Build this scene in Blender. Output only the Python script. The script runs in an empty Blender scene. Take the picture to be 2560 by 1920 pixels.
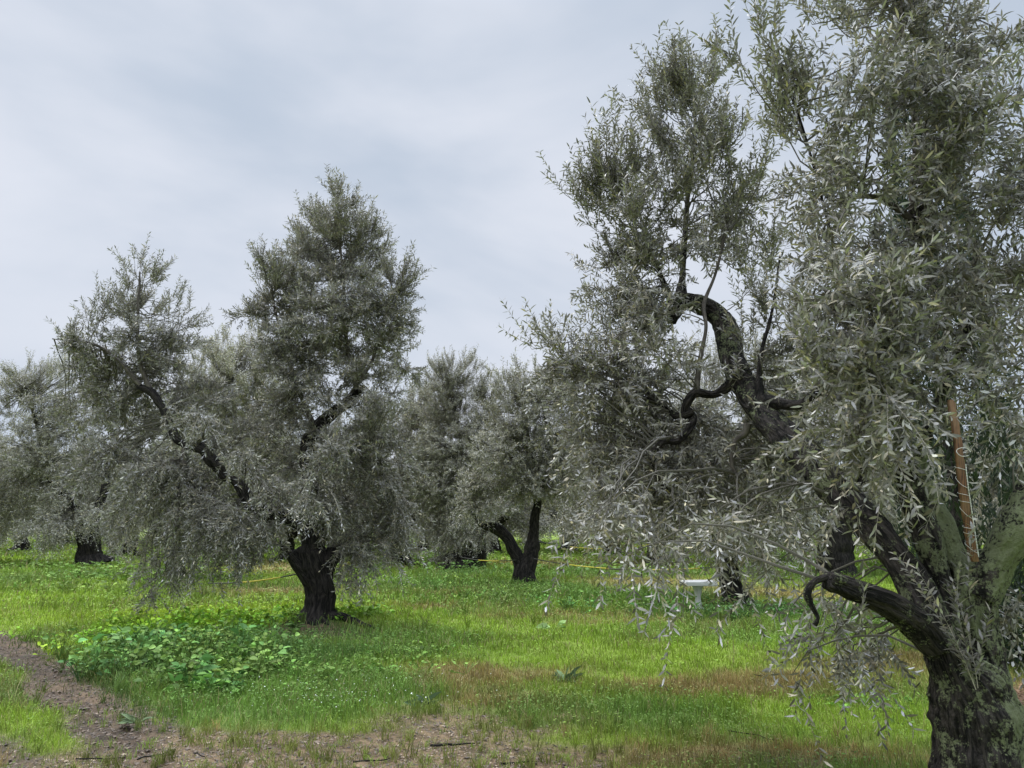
import bpy, math, random
import numpy as np
from mathutils import Vector

# ------------------------------------------------------------------ camera, sky, sun, exposure
S = bpy.context.scene
C = S.collection
CAM_H = 1.6; PITCH = math.radians(10.4); FPX = 1849.0
cam = bpy.data.cameras.new("camera"); cam.lens = 26.0; cam.sensor_width = 36.0; cam.sensor_fit = 'HORIZONTAL'
cam.clip_start = 0.05; cam.clip_end = 2000
co = bpy.data.objects.new("camera", cam); C.objects.link(co)
co.location = (0, 0, CAM_H); co.rotation_euler = (math.radians(90) + PITCH, 0, 0)
S.camera = co
S.view_settings.view_transform = 'Standard'; S.view_settings.look = 'None'
S.view_settings.exposure = 0.0; S.view_settings.gamma = 1.0
S.render.engine = 'CYCLES'
S.cycles.max_bounces = 6; S.cycles.diffuse_bounces = 3; S.cycles.glossy_bounces = 2
S.cycles.transmission_bounces = 3; S.cycles.caustics_reflective = False; S.cycles.caustics_refractive = False

SUN_EL = math.radians(58); SUN_AZ = math.radians(-50)   # azimuth from +Y towards +X: high on the left, slightly ahead
w = bpy.data.worlds.new("World"); S.world = w; w.use_nodes = True
nt = w.node_tree; N = nt.nodes; L = nt.links; N.clear()
out = N.new('ShaderNodeOutputWorld')
def wn(t, **k):
    n = N.new(t)
    for a, b in k.items(): setattr(n, a, b)
    return n
sky = wn('ShaderNodeTexSky', sky_type='NISHITA', sun_disc=False, sun_elevation=SUN_EL, sun_rotation=SUN_AZ)
bg1 = wn('ShaderNodeBackground'); bg1.inputs[1].default_value = 0.06; L.new(sky.outputs[0], bg1.inputs[0])
tc = wn('ShaderNodeTexCoord')
mp = wn('ShaderNodeMapping'); mp.inputs['Scale'].default_value = (1.5, 1.2, 3.2); mp.inputs['Rotation'].default_value = (0.25, 0.35, 0.3)
L.new(tc.outputs['Generated'], mp.inputs[0])
n1 = wn('ShaderNodeTexNoise'); n1.inputs['Scale'].default_value = 1.1; n1.inputs['Detail'].default_value = 5; n1.inputs['Roughness'].default_value = 0.5
n1.inputs['Distortion'].default_value = 0.35
L.new(mp.outputs[0], n1.inputs['Vector'])
cr = wn('ShaderNodeValToRGB'); cr.color_ramp.interpolation = 'EASE'
cr.color_ramp.elements[0].position = 0.34; cr.color_ramp.elements[0].color = (0.55, 0.63, 0.75, 1)
cr.color_ramp.elements[1].position = 0.68; cr.color_ramp.elements[1].color = (0.79, 0.83, 0.92, 1)
sp = wn('ShaderNodeSeparateXYZ'); L.new(tc.outputs['Generated'], sp.inputs[0])
lb = wn('ShaderNodeMath', operation='MULTIPLY_ADD'); L.new(sp.outputs[0], lb.inputs[0]); lb.inputs[1].default_value = -0.22; L.new(n1.outputs[0], lb.inputs[2])   # thinner cloud to the left
L.new(lb.outputs[0], cr.inputs[0])
zr = wn('ShaderNodeMapRange', interpolation_type='SMOOTHSTEP')      # an overcast sky is brightest overhead
zr.inputs[1].default_value = 0.60; zr.inputs[2].default_value = 0.95; zr.inputs[3].default_value = 1.0; zr.inputs[4].default_value = 7.0
L.new(sp.outputs[2], zr.inputs[0])
bg2 = wn('ShaderNodeBackground'); L.new(cr.outputs[0], bg2.inputs[0]); L.new(zr.outputs[0], bg2.inputs[1])
mx = wn('ShaderNodeMixShader'); mx.inputs[0].default_value = 0.93
L.new(bg1.outputs[0], mx.inputs[1]); L.new(bg2.outputs[0], mx.inputs[2]); L.new(mx.outputs[0], out.inputs[0])
sl = bpy.data.lights.new("sun", 'SUN'); sl.energy = 1.5; sl.angle = math.radians(16); sl.color = (1.0, 0.96, 0.9)
so = bpy.data.objects.new("sun", sl); C.objects.link(so)
sd = Vector((math.sin(SUN_AZ) * math.cos(SUN_EL), math.cos(SUN_AZ) * math.cos(SUN_EL), math.sin(SUN_EL)))
so.rotation_euler = (-sd).to_track_quat('-Z', 'Y').to_euler(); so.location = (0, 0, 30)

# ------------------------------------------------------------------ helpers
CP, SP = math.cos(PITCH), math.sin(PITCH)
def P(px, py, d):
    a = (px - 1280) / FPX; b = (960 - py) / FPX
    v = np.array([a, CP - b * SP, SP + b * CP]); s = d / v[1]
    return np.array([0, 0, CAM_H]) + v * s
def Gp(px, py):
    a = (px - 1280) / FPX; b = (960 - py) / FPX
    v = np.array([a, CP - b * SP, SP + b * CP]); s = -CAM_H / v[2]
    return v[0] * s, v[1] * s

def hsh(ix, iy, iz, seed=0):
    h = (ix.astype(np.int64) * 374761393 + iy.astype(np.int64) * 668265263 + iz.astype(np.int64) * 2147483647 + seed * 1274126177) & 0xffffffff
    h = ((h ^ (h >> 13)) * 1274126177) & 0xffffffff
    h = ((h ^ (h >> 16)) * 2246822519) & 0xffffffff
    h = h ^ (h >> 15)
    return (h & 0xffffff) / float(0xffffff)
def vnoise(p, seed=0):
    p = np.asarray(p, float); i = np.floor(p).astype(np.int64); f = p - i; f = f * f * (3 - 2 * f)
    r = 0
    for dx in (0, 1):
        wx = f[..., 0] if dx else 1 - f[..., 0]
        for dy in (0, 1):
            wy = f[..., 1] if dy else 1 - f[..., 1]
            for dz in (0, 1):
                wz = f[..., 2] if dz else 1 - f[..., 2]
                r = r + wx * wy * wz * hsh(i[..., 0] + dx, i[..., 1] + dy, i[..., 2] + dz, seed)
    return r * 2 - 1
def fbm(p, o=4, seed=0):
    r = 0; a = 1.0; p = np.asarray(p, float)
    for k in range(o): r = r + a * vnoise(p * 2 ** k, seed + k); a *= 0.5
    return r
def f2(x, y, s, o=3, seed=0):
    return fbm(np.stack([x * s, y * s, np.zeros_like(x) + 0.37], -1), o, seed)
def nrm(v): return v / np.maximum(np.linalg.norm(v, axis=-1, keepdims=True), 1e-9)

class MB:
    """collects vertices, faces and per-vertex data; build() links ONE mesh object"""
    def __init__(s): s.v = []; s.f = []; s.col = []; s.bk = []; s.n = 0
    def add(s, v, faces, mat=0, col=None, bk=None):
        v = np.asarray(v, float).reshape(-1, 3)
        for fa in faces: s.f.append((np.asarray(fa, np.int64) + s.n, mat))
        s.v.append(v)
        c = np.ones((len(v), 4)) if col is None else np.broadcast_to(np.asarray(col, float), (len(v), 4))
        s.col.append(c); s.bk.append(v * 1.0 if bk is None else bk); s.n += len(v)
    def build(s, name, mats, parent=None, smooth=False, origin=None, hascol=True, hasbk=False):
        me = bpy.data.meshes.new(name); v = np.concatenate(s.v)
        if origin is not None: v = v - np.asarray(origin)
        me.vertices.add(len(v)); me.vertices.foreach_set('co', v.astype(np.float32).ravel())
        idx = np.concatenate([f.ravel() for f, m in s.f]); tot = np.concatenate([np.full(len(f), f.shape[1]) for f, m in s.f])
        mi = np.concatenate([np.full(len(f), m) for f, m in s.f]); st = np.concatenate([[0], np.cumsum(tot)[:-1]])
        me.loops.add(len(idx)); me.loops.foreach_set('vertex_index', idx.astype(np.int32))
        me.polygons.add(len(tot)); me.polygons.foreach_set('loop_start', st.astype(np.int32))
        me.polygons.foreach_set('material_index', mi.astype(np.int32))
        me.polygons.foreach_set('use_smooth', np.full(len(tot), smooth))
        me.update(calc_edges=True)
        if hascol:
            a = me.attributes.new('col', 'FLOAT_COLOR', 'POINT'); a.data.foreach_set('color', np.concatenate(s.col).astype(np.float32).ravel())
        if hasbk:
            a = me.attributes.new('bk', 'FLOAT_VECTOR', 'POINT'); a.data.foreach_set('vector', np.concatenate(s.bk).astype(np.float32).ravel())
        for m in (mats if isinstance(mats, (list, tuple)) else [mats]): me.materials.append(m)
        o = bpy.data.objects.new(name, me); C.objects.link(o)
        if parent is not None: o.parent = parent
        return o
def tag(o, label=None, cat=None, group=None, kind=None):
    if label: o['label'] = label
    if cat: o['category'] = cat
    if group: o['group'] = group
    if kind: o['kind'] = kind
    return o
def empty(name, loc, rz=0.0):
    o = bpy.data.objects.new(name, None); C.objects.link(o); o.location = [float(t) for t in loc]; o.rotation_euler = (0, 0, rz)
    o.empty_display_size = 0.2
    return o
def copy_tree(o, parent=None):
    c = o.copy(); C.objects.link(c); c.parent = parent
    for ch in [x for x in C.objects if x.parent == o]: copy_tree(ch, c)
    return c

# ------------------------------------------------------------------ materials
def mat(name):
    m = bpy.data.materials.new(name); m.use_nodes = True; t = m.node_tree
    b = t.nodes['Principled BSDF']; return m, t, b
def nd(t, ty, **k):
    n = t.nodes.new(ty)
    for a, v in k.items():
        if a.startswith('i_'): n.inputs[a[2:].replace('_', ' ')].default_value = v
        else: setattr(n, a, v)
    return n
def mixc(t, fac, a, b, mode='MIX'):
    n = t.nodes.new('ShaderNodeMix'); n.data_type = 'RGBA'; n.blend_type = mode
    for sock, val in ((0, fac), (6, a), (7, b)):
        if isinstance(val, bpy.types.NodeSocket): t.links.new(val, n.inputs[sock])
        else: n.inputs[sock].default_value = val
    return n.outputs[2]
def attr(t, nm): return nd(t, 'ShaderNodeAttribute', attribute_name=nm)
def rgba(c): return (c[0], c[1], c[2], 1)

def leaf_mat(name, top, under, trans=0.12, rough=0.42, spec=0.45):
    m, t, b = mat(name); a = attr(t, 'col'); g = nd(t, 'ShaderNodeNewGeometry')
    tp = mixc(t, 1.0, a.outputs['Color'], rgba(top), 'MULTIPLY'); un = mixc(t, 1.0, a.outputs['Color'], rgba(under), 'MULTIPLY')
    c = mixc(t, g.outputs['Backfacing'], tp, un)
    t.links.new(c, b.inputs['Base Color']); b.inputs['Roughness'].default_value = rough; b.inputs['Specular IOR Level'].default_value = spec
    if trans > 0:
        tr = nd(t, 'ShaderNodeBsdfTranslucent'); t.links.new(tp, tr.inputs[0])
        ms = nd(t, 'ShaderNodeMixShader'); ms.inputs[0].default_value = trans
        t.links.new(b.outputs[0], ms.inputs[1]); t.links.new(tr.outputs[0], ms.inputs[2])
        t.links.new(ms.outputs[0], t.nodes['Material Output'].inputs[0])
    return m
M = {}
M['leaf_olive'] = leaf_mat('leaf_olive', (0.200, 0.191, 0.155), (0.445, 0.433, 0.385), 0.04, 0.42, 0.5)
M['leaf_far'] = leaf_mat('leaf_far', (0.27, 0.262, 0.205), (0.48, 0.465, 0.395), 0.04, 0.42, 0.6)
M['leaf_dark'] = leaf_mat('leaf_cypress', (0.028, 0.048, 0.022), (0.035, 0.055, 0.028), 0.05)
M['grass'] = leaf_mat('grass_blade', (1, 1, 1), (1, 1, 1), 0.30, 0.55, 0.25)
M['weed'] = leaf_mat('weed_leaf', (1, 1, 1), (1.1, 1.1, 1.05), 0.25, 0.6, 0.22)

def bark_mat(name, base, crack, lichen, lich_amt, scale=1.0, bump=0.6, wood=None):
    m, t, b = mat(name); k = attr(t, 'bk')
    mp = nd(t, 'ShaderNodeMapping'); mp.inputs['Scale'].default_value = (38 * scale, 38 * scale, 9 * scale); t.links.new(k.outputs['Vector'], mp.inputs[0])
    n = nd(t, 'ShaderNodeTexNoise', i_Scale=1.0, i_Detail=7.0, i_Roughness=0.65, i_Distortion=0.6); t.links.new(mp.outputs[0], n.inputs['Vector'])
    vo = nd(t, 'ShaderNodeTexVoronoi', feature='DISTANCE_TO_EDGE', i_Scale=0.8); t.links.new(mp.outputs[0], vo.inputs['Vector'])
    r = nd(t, 'ShaderNodeMapRange', i_From_Min=0.42, i_From_Max=0.66); t.links.new(n.outputs[0], r.inputs[0])
    c = mixc(t, r.outputs[0], rgba(crack), rgba(base))
    tcn = nd(t, 'ShaderNodeTexCoord')
    n2 = nd(t, 'ShaderNodeTexNoise', i_Scale=8.0, i_Detail=9.0, i_Roughness=0.68); t.links.new(tcn.outputs['Object'], n2.inputs['Vector'])
    n3 = nd(t, 'ShaderNodeTexNoise', i_Scale=60.0, i_Detail=4.0, i_Roughness=0.7); t.links.new(tcn.outputs['Object'], n3.inputs['Vector'])
    ac = attr(t, 'col')                                        # red channel: where lichen has settled on the bark
    s1 = nd(t, 'ShaderNodeMath', operation='MULTIPLY_ADD'); t.links.new(n3.outputs[0], s1.inputs[0]); s1.inputs[1].default_value = 0.60; t.links.new(n2.outputs[0], s1.inputs[2])
    s2 = nd(t, 'ShaderNodeMath', operation='MULTIPLY_ADD'); t.links.new(ac.outputs['Color'], s2.inputs[0]); s2.inputs[1].default_value = 0.55; t.links.new(s1.outputs[0], s2.inputs[2])
    r2 = nd(t, 'ShaderNodeMapRange', i_From_Min=1.04 - lich_amt, i_From_Max=1.12 - lich_amt); t.links.new(s2.outputs[0], r2.inputs[0])
    lc = mixc(t, n3.outputs[0], rgba([x * 0.55 for x in lichen]), rgba([x * 1.25 for x in lichen]))
    c2 = mixc(t, r2.outputs[0], c, lc)
    t.links.new(c2, b.inputs['Base Color']); b.inputs['Roughness'].default_value = 0.85; b.inputs['Specular IOR Level'].default_value = 0.25
    bp = nd(t, 'ShaderNodeBump', i_Strength=bump, i_Distance=0.06)
    ad = nd(t, 'ShaderNodeMath', operation='MULTIPLY_ADD'); t.links.new(vo.outputs[0], ad.inputs[0]); ad.inputs[1].default_value = 0.8; t.links.new(n.outputs[0], ad.inputs[2])
    ad2 = nd(t, 'ShaderNodeMath', operation='MULTIPLY_ADD'); t.links.new(n3.outputs[0], ad2.inputs[0]); ad2.inputs[1].default_value = 0.3; t.links.new(ad.outputs[0], ad2.inputs[2])
    t.links.new(ad2.outputs[0], bp.inputs['Height']); t.links.new(bp.outputs[0], b.inputs['Normal'])
    return m
M['bark_near'] = bark_mat('bark_near', (0.095, 0.080, 0.070), (0.006, 0.005, 0.004), (0.225, 0.25, 0.135), 0.0, 0.9, 1.0)
M['bark'] = bark_mat('bark', (0.055, 0.047, 0.040), (0.007, 0.006, 0.005), (0.09, 0.10, 0.06), -0.12, 0.8, 0.8)
M['bark_young'] = bark_mat('bark_young', (0.17, 0.15, 0.12), (0.07, 0.06, 0.05), (0.16, 0.17, 0.11), -0.2, 1.0, 0.3)
m, t, b = mat('twig'); b.inputs['Base Color'].default_value = (0.20, 0.18, 0.14, 1); b.inputs['Roughness'].default_value = 0.7
a = attr(t, 'col'); t.links.new(mixc(t, 1.0, a.outputs['Color'], (0.33, 0.30, 0.235, 1), 'MULTIPLY'), b.inputs['Base Color']); M['twig'] = m

# ------------------------------------------------------------------ ground zones (metres)
KC = dict(  # colour of growth, height, density, bareness, wetness
    lime=((0.262, 0.375, 0.042), 0.055, 1.0, 0.0, 0), green=((0.15, 0.255, 0.048), 0.10, 1.1, 0.0, 0),
    deep=((0.095, 0.18, 0.045), 0.15, 1.0, 0.0, 0), brown=((0.29, 0.215, 0.085), 0.060, 1.0, 0.12, 0),
    straw=((0.40, 0.32, 0.13), 0.05, 0.9, 0.15, 0), dirt=((0.22, 0.25, 0.06), 0.03, 0.22, 1.0, 0.1),
    mud=((0.15, 0.18, 0.05), 0.03, 0.03, 1.0, 1.0), soil=((0.10, 0.16, 0.05), 0.07, 0.25, 1.0, 0.35), yel=((0.34, 0.46, 0.04), 0.08, 1.0, 0, 0))
KN = list(KC); KCOL = np.array([KC[k][0] for k in KN]); KH = np.array([KC[k][1] for k in KN]); KD = np.array([KC[k][2] for k in KN])
KB = np.array([KC[k][3] for k in KN]); KW = np.array([KC[k][4] for k in KN])
Z = []
def z(kind, px, py, rx, ry, s=3.0): x, y = Gp(px, py); Z.append((KN.index(kind), x, y, rx, ry, s))
def zline(kind, pts, r, s=5.0):
    q = [Gp(*p) for p in pts]
    for (x0, y0), (x1, y1) in zip(q[:-1], q[1:]):
        n = max(2, int(math.hypot(x1 - x0, y1 - y0) / (r * 0.8)))
        for i in range(n):
            u = i / n; Z.append((KN.index(kind), x0 + (x1 - x0) * u, y0 + (y1 - y0) * u, r, r, s))
# near dirt and the wheel track
for px, py, a_, b_ in ((300, 1890, .5, .25), (1500, 1885, .4, .12), (620, 1840, .4, .14), (760, 1850, .4, .14), (1000, 1845, .5, .16), (1130, 1830, .5, .14), (700, 1885, .7, .22), (950, 1885, .7, .2), (1180, 1860, .5, .2), (1050, 1800, .35, .14), (1200, 1800, .3, .12), (520, 1890, .5, .22), (420, 1850, .3, .2), (1350, 1880, .4, .14), (860, 1850, .4, .12)): z('dirt', px, py, a_, b_, 5)
for px in range(330, 1500, 130): z('dirt', px, 1925 - (8 if px < 1000 else -15), 0.48, 0.34, 6)
for px, py in ((480, 1860), (620, 1850), (760, 1868), (900, 1872), (1020, 1868), (1140, 1890), (1260, 1900), (1080, 1810), (560, 1835)): z('dirt', px, py, 0.33, 0.16, 4)
for px in range(-200, 2300, 190): z('dirt', px, 2050, 0.6, 0.30, 3)
zline('mud', [(-60, 1575), (20, 1615), (90, 1665), (170, 1715), (230, 1770), (290, 1830), (360, 1900), (420, 1960)], 0.19, 13)
zline('soil', [(0, 1590), (120, 1668), (220, 1725), (300, 1780), (400, 1840)], 0.18, 6)
zline('mud', [(-120, 1800), (0, 1890), (60, 1950)], 0.16, 6)
z('lime', 60, 1800, 0.7, 0.35, 4); z('lime', 130, 1860, 0.3, 0.3, 3); z('lime', -100, 1700, 0.5, 0.4, 2)
z('yel', 120, 1620, 0.9, 0.5, 3); z('yel', 190, 1660, 0.4, 0.3, 3); z('lime', 60, 1560, 1.5, 0.9, 2); z('lime', 60, 1500, 2.5, 1.2, 2); z('green', 200, 1440, 4, 2.5, 2); z('yel', 60, 1440, 3, 1.5, 1)
z('brown', 150, 1445, 1.4, .7, 1.2)
# lush growth left of centre; deeper green before the middle tree paints in shade
z('deep', 460, 1660, 1.3, 1.1, 5); z('green', 700, 1700, 1.2, 0.7, 6); z('deep', 720, 1660, 1.1, 0.5, 4); z('green', 500, 1770, 1.0, .35, 5); z('green', 1020, 1600, 1.0, .6, 3); z('deep', 820, 1640, 1.0, 0.45, 2.5); z('green', 900, 1740, 0.7, 0.35, 3); z('green', 640, 1790, 1.0, 0.25, 3)
z('yel', 420, 1540, 1.6, 0.8, 3); z('yel', 620, 1535, 1.3, 0.7, 3); z('yel', 900, 1520, 0.8, 0.7, 2); z('green', 1060, 1640, 0.6, 0.6, 3)
z('soil', 790, 1590, 0.9, 0.35, 7); z('soil', 690, 1600, 0.6, 0.28, 5); z('soil', 900, 1600, 0.4, 0.22, 4)
z('straw', 700, 1480, 1.6, 1.0, 3); z('straw', 690, 1420, 2.2, 2.5, 2)
# middle
z('brown', 1230, 1690, 0.75, 0.42, 4); z('brown', 1120, 1720, 0.4, 0.3, 2.5); z('brown', 1150, 1760, 0.5, 0.22, 2); z('dirt', 1080, 1770, 0.4, 0.18, 1.8)
z('brown', 1050, 1515, 1.2, 0.4, 3); z('brown', 1130, 1490, 1.5, 0.5, 2.2); z('brown', 1400, 1540, 1.3, 0.25, 3); z('brown', 1530, 1560, 1.2, 0.25, 2.5)
z('lime', 1300, 1580, 2.2, 0.8, 2); z('lime', 1500, 1640, 1.6, 0.7, 2.5); z('lime', 1150, 1560, 1.6, .6, 1.5)
z('green', 1200, 1470, 2.6, 1.6, 3); z('green', 1350, 1500, 2.4, 1.2, 3); z('deep', 1560, 1500, 2.2, 0.9, 3); z('deep', 1920, 1540, 2.4, 0.7, 3); z('deep', 1180, 1440, 2.2, 1.8, 2)
z('green', 1450, 1440, 3, 1.8, 2); z('brown', 1480, 1412, 4.0, 1.6, 2.2); z('straw', 1620, 1455, 2.2, 1.2, 3); z('straw', 1920, 1475, 1.8, 1.3, 4); z('straw', 2050, 1490, 1.5, 1.0, 3); z('straw', 1310, 1410, 2, 1.6, 2)
z('lime', 2150, 1470, 3.0, 2.4, 3); z('green', 2200, 1440, 3, 2, 2)
# right foreground
z('brown', 1780, 1725, 0.85, 0.30, 4); z('brown', 1950, 1700, 0.8, 0.3, 3); z('brown', 2170, 1665, 0.9, 0.35, 4); z('brown', 2280, 1640, 0.6, 0.3, 3)
z('lime', 1500, 1860, 0.9, 0.2, 2); z('lime', 2100, 1800, 0.9, 0.5, 3); z('green', 1560, 1800, 0.7, 0.25, 3); z('green', 1700, 1790, 0.5, 0.2, 2.5); z('green', 1900, 1820, 0.4, 0.3, 1.5)
z('brown', 1800, 1880, 0.75, 0.18, 5); z('soil', 1950, 1905, 0.5, 0.14, 4); z('brown', 2080, 1900, 0.5, 0.14, 4); z('brown', 1640, 1915, 0.5, 0.12, 3)
z('dirt', 1440, 1800, 0.22, 0.10, 4); z('dirt', 1300, 1830, 0.4, 0.14, 3); z('dirt', 1390, 1905, 0.6, 0.12, 5)
z('straw', 2560, 1720, 0.7, 0.4, 5); z('soil', 2560, 1640, 0.9, 0.5, 4)
Z = np.array(Z)
def zones(x, y):
    x = np.asarray(x, float); y = np.asarray(y, float)
    sc = np.clip(y / 8.0, 0.6, 3.0)
    xw = x + 0.30 * sc * f2(x, y, 1.3, 4, 3) + 0.10 * f2(x, y, 7, 3, 5); yw = y + 0.22 * sc * f2(x, y, 1.3, 4, 9) + 0.09 * f2(x, y, 7, 3, 6)
    W = np.zeros(x.shape + (len(KN),)); big = f2(x, y, 0.45, 3, 21); md = f2(x, y, 2.2, 3, 22)
    W[..., 0] = np.clip(0.72 + 0.9 * big, 0.08, 2); W[..., 1] = np.clip(0.72 - 0.8 * big + 0.5 * md, 0.03, 2); W[..., 3] = np.clip(0.26 + 0.8 * md - .3 * big, 0, 1.2)
    xs_ = x + 0.45 * (xw - x) + .03 * f2(x, y, 16, 2, 7); ys_ = y + 0.45 * (yw - y) + .03 * f2(x, y, 16, 2, 8)
    for k, zx, zy, rx, ry, s in Z:
        bareish = int(k) in (5, 6, 7); q = (((xs_ if bareish else xw) - zx) / rx) ** 2 + (((ys_ if bareish else yw) - zy) / ry) ** 2
        mk = q < 7
        if mk.any(): W[..., int(k)][mk] += s * 1.3 * np.exp(-q[mk] * 1.3)
    W = W ** 1.5
    return W / W.sum(-1, keepdims=True)
_a = np.array(Gp(60, 1640)); _b = np.array(Gp(360, 1900)); TD = (_b - _a) / np.linalg.norm(_b - _a); TN = np.array([-TD[1], TD[0]])
def gz(x, y, W=None):
    x = np.asarray(x, float); y = np.asarray(y, float)
    h = 0.035 * f2(x, y, 0.5, 2, 40) * np.clip(y / 6, 0, 2)
    cx, cy = Gp(795, 1575); h = h + 0.13 * np.exp(-(((x - cx) / 0.75) ** 2 + ((y - cy - 0.1) / 0.6) ** 2))
    if W is not None:
        mud = W[..., KN.index('mud')]; bare = (W * KB).sum(-1)
        h = h - 0.06 * mud + bare * 0.022 * f2(x, y, 5, 4, 51) + mud * (0.075 * np.abs(vnoise(np.stack([(x * TN[0] + y * TN[1]) * 8.5, (x * TD[0] + y * TD[1]) * 1.1, x * 0 + .3], -1), 52)) + 0.03 * np.abs(vnoise(np.stack([(x * TN[0] + y * TN[1]) * 9, (x * TD[0] + y * TD[1]) * 22, x * 0 + .3], -1), 54)) + 0.02 * f2(x, y, 14, 2, 55)) + (1 - bare) * 0.02 * f2(x, y, 6, 3, 53)
    return h
def prog(a, b, step, growth, end):
    c = list(np.arange(a, b, step)); s = step
    while c[-1] < end: s *= growth; c.append(c[-1] + s)
    return np.array(c)
yy = prog(3.6, 11.0, 0.04, 1.045, 400); yy = np.concatenate([np.linspace(-6, 3.5, 20), yy])
xh = prog(0.0, 7.0, 0.045, 1.09, 400); xx = np.concatenate([-xh[:0:-1], xh])
X, Y = np.meshgrid(xx, yy); W = zones(X, Y); H = gz(X, Y, W)
gb = MB(); nx, ny = len(xx), len(yy)
ii = np.arange(nx * ny).reshape(ny, nx)
fq = np.stack([ii[:-1, :-1], ii[:-1, 1:], ii[1:, 1:], ii[1:, :-1]], -1).reshape(-1, 4)
bare = (W * KB).sum(-1); wet = (W * KW).sum(-1)
gc = W @ (KCOL * 0.72)
soilc = np.array([0.215, 0.152, 0.092]); mudc = np.array([0.105, 0.070, 0.044])
tone = np.clip(0.5 + 0.6 * f2(X, Y, 1.3, 4, 60), 0, 1)[..., None]
sc_ = soilc * (0.65 + 0.6 * tone) * (1 - wet[..., None]) + mudc * (0.7 + 0.7 * tone) * wet[..., None]
gcol = gc * (1 - bare[..., None]) + sc_ * bare[..., None]
gcol = gcol * (0.85 + 0.3 * np.clip(0.5 + 0.5 * f2(X, Y, 7, 3, 61), 0, 1)[..., None])
gb.add(np.stack([X, Y, H], -1), [fq], 0, np.concatenate([gcol, bare[..., None]], -1).reshape(-1, 4), np.stack([bare, wet, bare * 0], -1).reshape(-1, 3))
m, t, b = mat('ground'); a = attr(t, 'col'); k = attr(t, 'bk'); sx = nd(t, 'ShaderNodeSeparateXYZ'); t.links.new(k.outputs['Vector'], sx.inputs[0])
tcn = nd(t, 'ShaderNodeTexCoord')
n1 = nd(t, 'ShaderNodeTexNoise', i_Scale=28.0, i_Detail=8.0, i_Roughness=0.7); t.links.new(tcn.outputs['Object'], n1.inputs['Vector'])
n2 = nd(t, 'ShaderNodeTexVoronoi', i_Scale=45.0); t.links.new(tcn.outputs['Object'], n2.inputs['Vector'])
n4 = nd(t, 'ShaderNodeTexNoise', i_Scale=9.0, i_Detail=9.0, i_Roughness=0.72); t.links.new(tcn.outputs['Object'], n4.inputs['Vector'])
c1 = mixc(t, n1.outputs[0], (0.25, 0.25, 0.25, 1), (1.75, 1.7, 1.62, 1)); c2 = mixc(t, 1.0, a.outputs['Color'], c1, 'MULTIPLY')
rr = nd(t, 'ShaderNodeMapRange', i_From_Min=0.03, i_From_Max=0.12, i_To_Min=1.0, i_To_Max=0.0); t.links.new(n2.outputs['Distance'], rr.inputs[0])
pm = nd(t, 'ShaderNodeMath', operation='MULTIPLY'); t.links.new(rr.outputs[0], pm.inputs[0]); t.links.new(sx.outputs[0], pm.inputs[1])
c3 = mixc(t, pm.outputs[0], c2, mixc(t, n2.outputs['Color'], (0.16, 0.12, 0.09, 1), (0.34, 0.27, 0.19, 1)))
rk = nd(t, 'ShaderNodeMapRange', i_From_Min=0.40, i_From_Max=0.60, i_To_Min=0.45, i_To_Max=1.15); t.links.new(n4.outputs[0], rk.inputs[0])
c5 = mixc(t, 1.0, c3, rk.outputs[0], 'MULTIPLY'); c6 = mixc(t, sx.outputs[0], c3, c5)
t.links.new(c6, b.inputs['Base Color'])
ro = nd(t, 'ShaderNodeMapRange', i_To_Min=0.9, i_To_Max=0.45); t.links.new(sx.outputs[1], ro.inputs[0]); t.links.new(ro.outputs[0], b.inputs['Roughness'])
bp = nd(t, 'ShaderNodeBump', i_Strength=0.9, i_Distance=0.025); ma = nd(t, 'ShaderNodeMath', operation='ADD'); mz = nd(t, 'ShaderNodeMath', operation='MULTIPLY_ADD'); t.links.new(n4.outputs[0], mz.inputs[0]); mz.inputs[1].default_value = 2.2; t.links.new(n1.outputs[0], mz.inputs[2]); t.links.new(mz.outputs[0], ma.inputs[0]); t.links.new(pm.outputs[0], ma.inputs[1])
t.links.new(ma.outputs[0], bp.inputs['Height']); t.links.new(bp.outputs[0], b.inputs['Normal']); b.inputs['Specular IOR Level'].default_value = 0.3; M['ground'] = m
tag(gb.build('ground', M['ground'], smooth=True, hasbk=True), kind='structure')

# ------------------------------------------------------------------ limbs
def catmull(p, r, step):
    p = np.asarray(p, float); r = np.asarray(r, float)
    if len(p) == 2: p = np.array([p[0], (p[0] + p[1]) / 2, p[1]]); r = np.array([r[0], (r[0] + r[1]) / 2, r[1]])
    q = np.vstack([2 * p[0] - p[1], p, 2 * p[-1] - p[-2]]); o = []; ro = []
    for i in range(1, len(q) - 2):
        n = max(1, int(np.linalg.norm(q[i + 1] - q[i]) / step))
        for j in range(n):
            u = j / n; a, b_, c, d = q[i - 1], q[i], q[i + 1], q[i + 2]
            o.append(0.5 * (2 * b_ + (c - a) * u + (2 * a - 5 * b_ + 4 * c - d) * u * u + (3 * b_ - a - 3 * c + d) * u ** 3))
            s = u * u * (3 - 2 * u); ro.append(r[i - 1] * (1 - s) + r[i] * s)
    o.append(p[-1]); ro.append(r[-1]); return np.array(o), np.array(ro)
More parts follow.
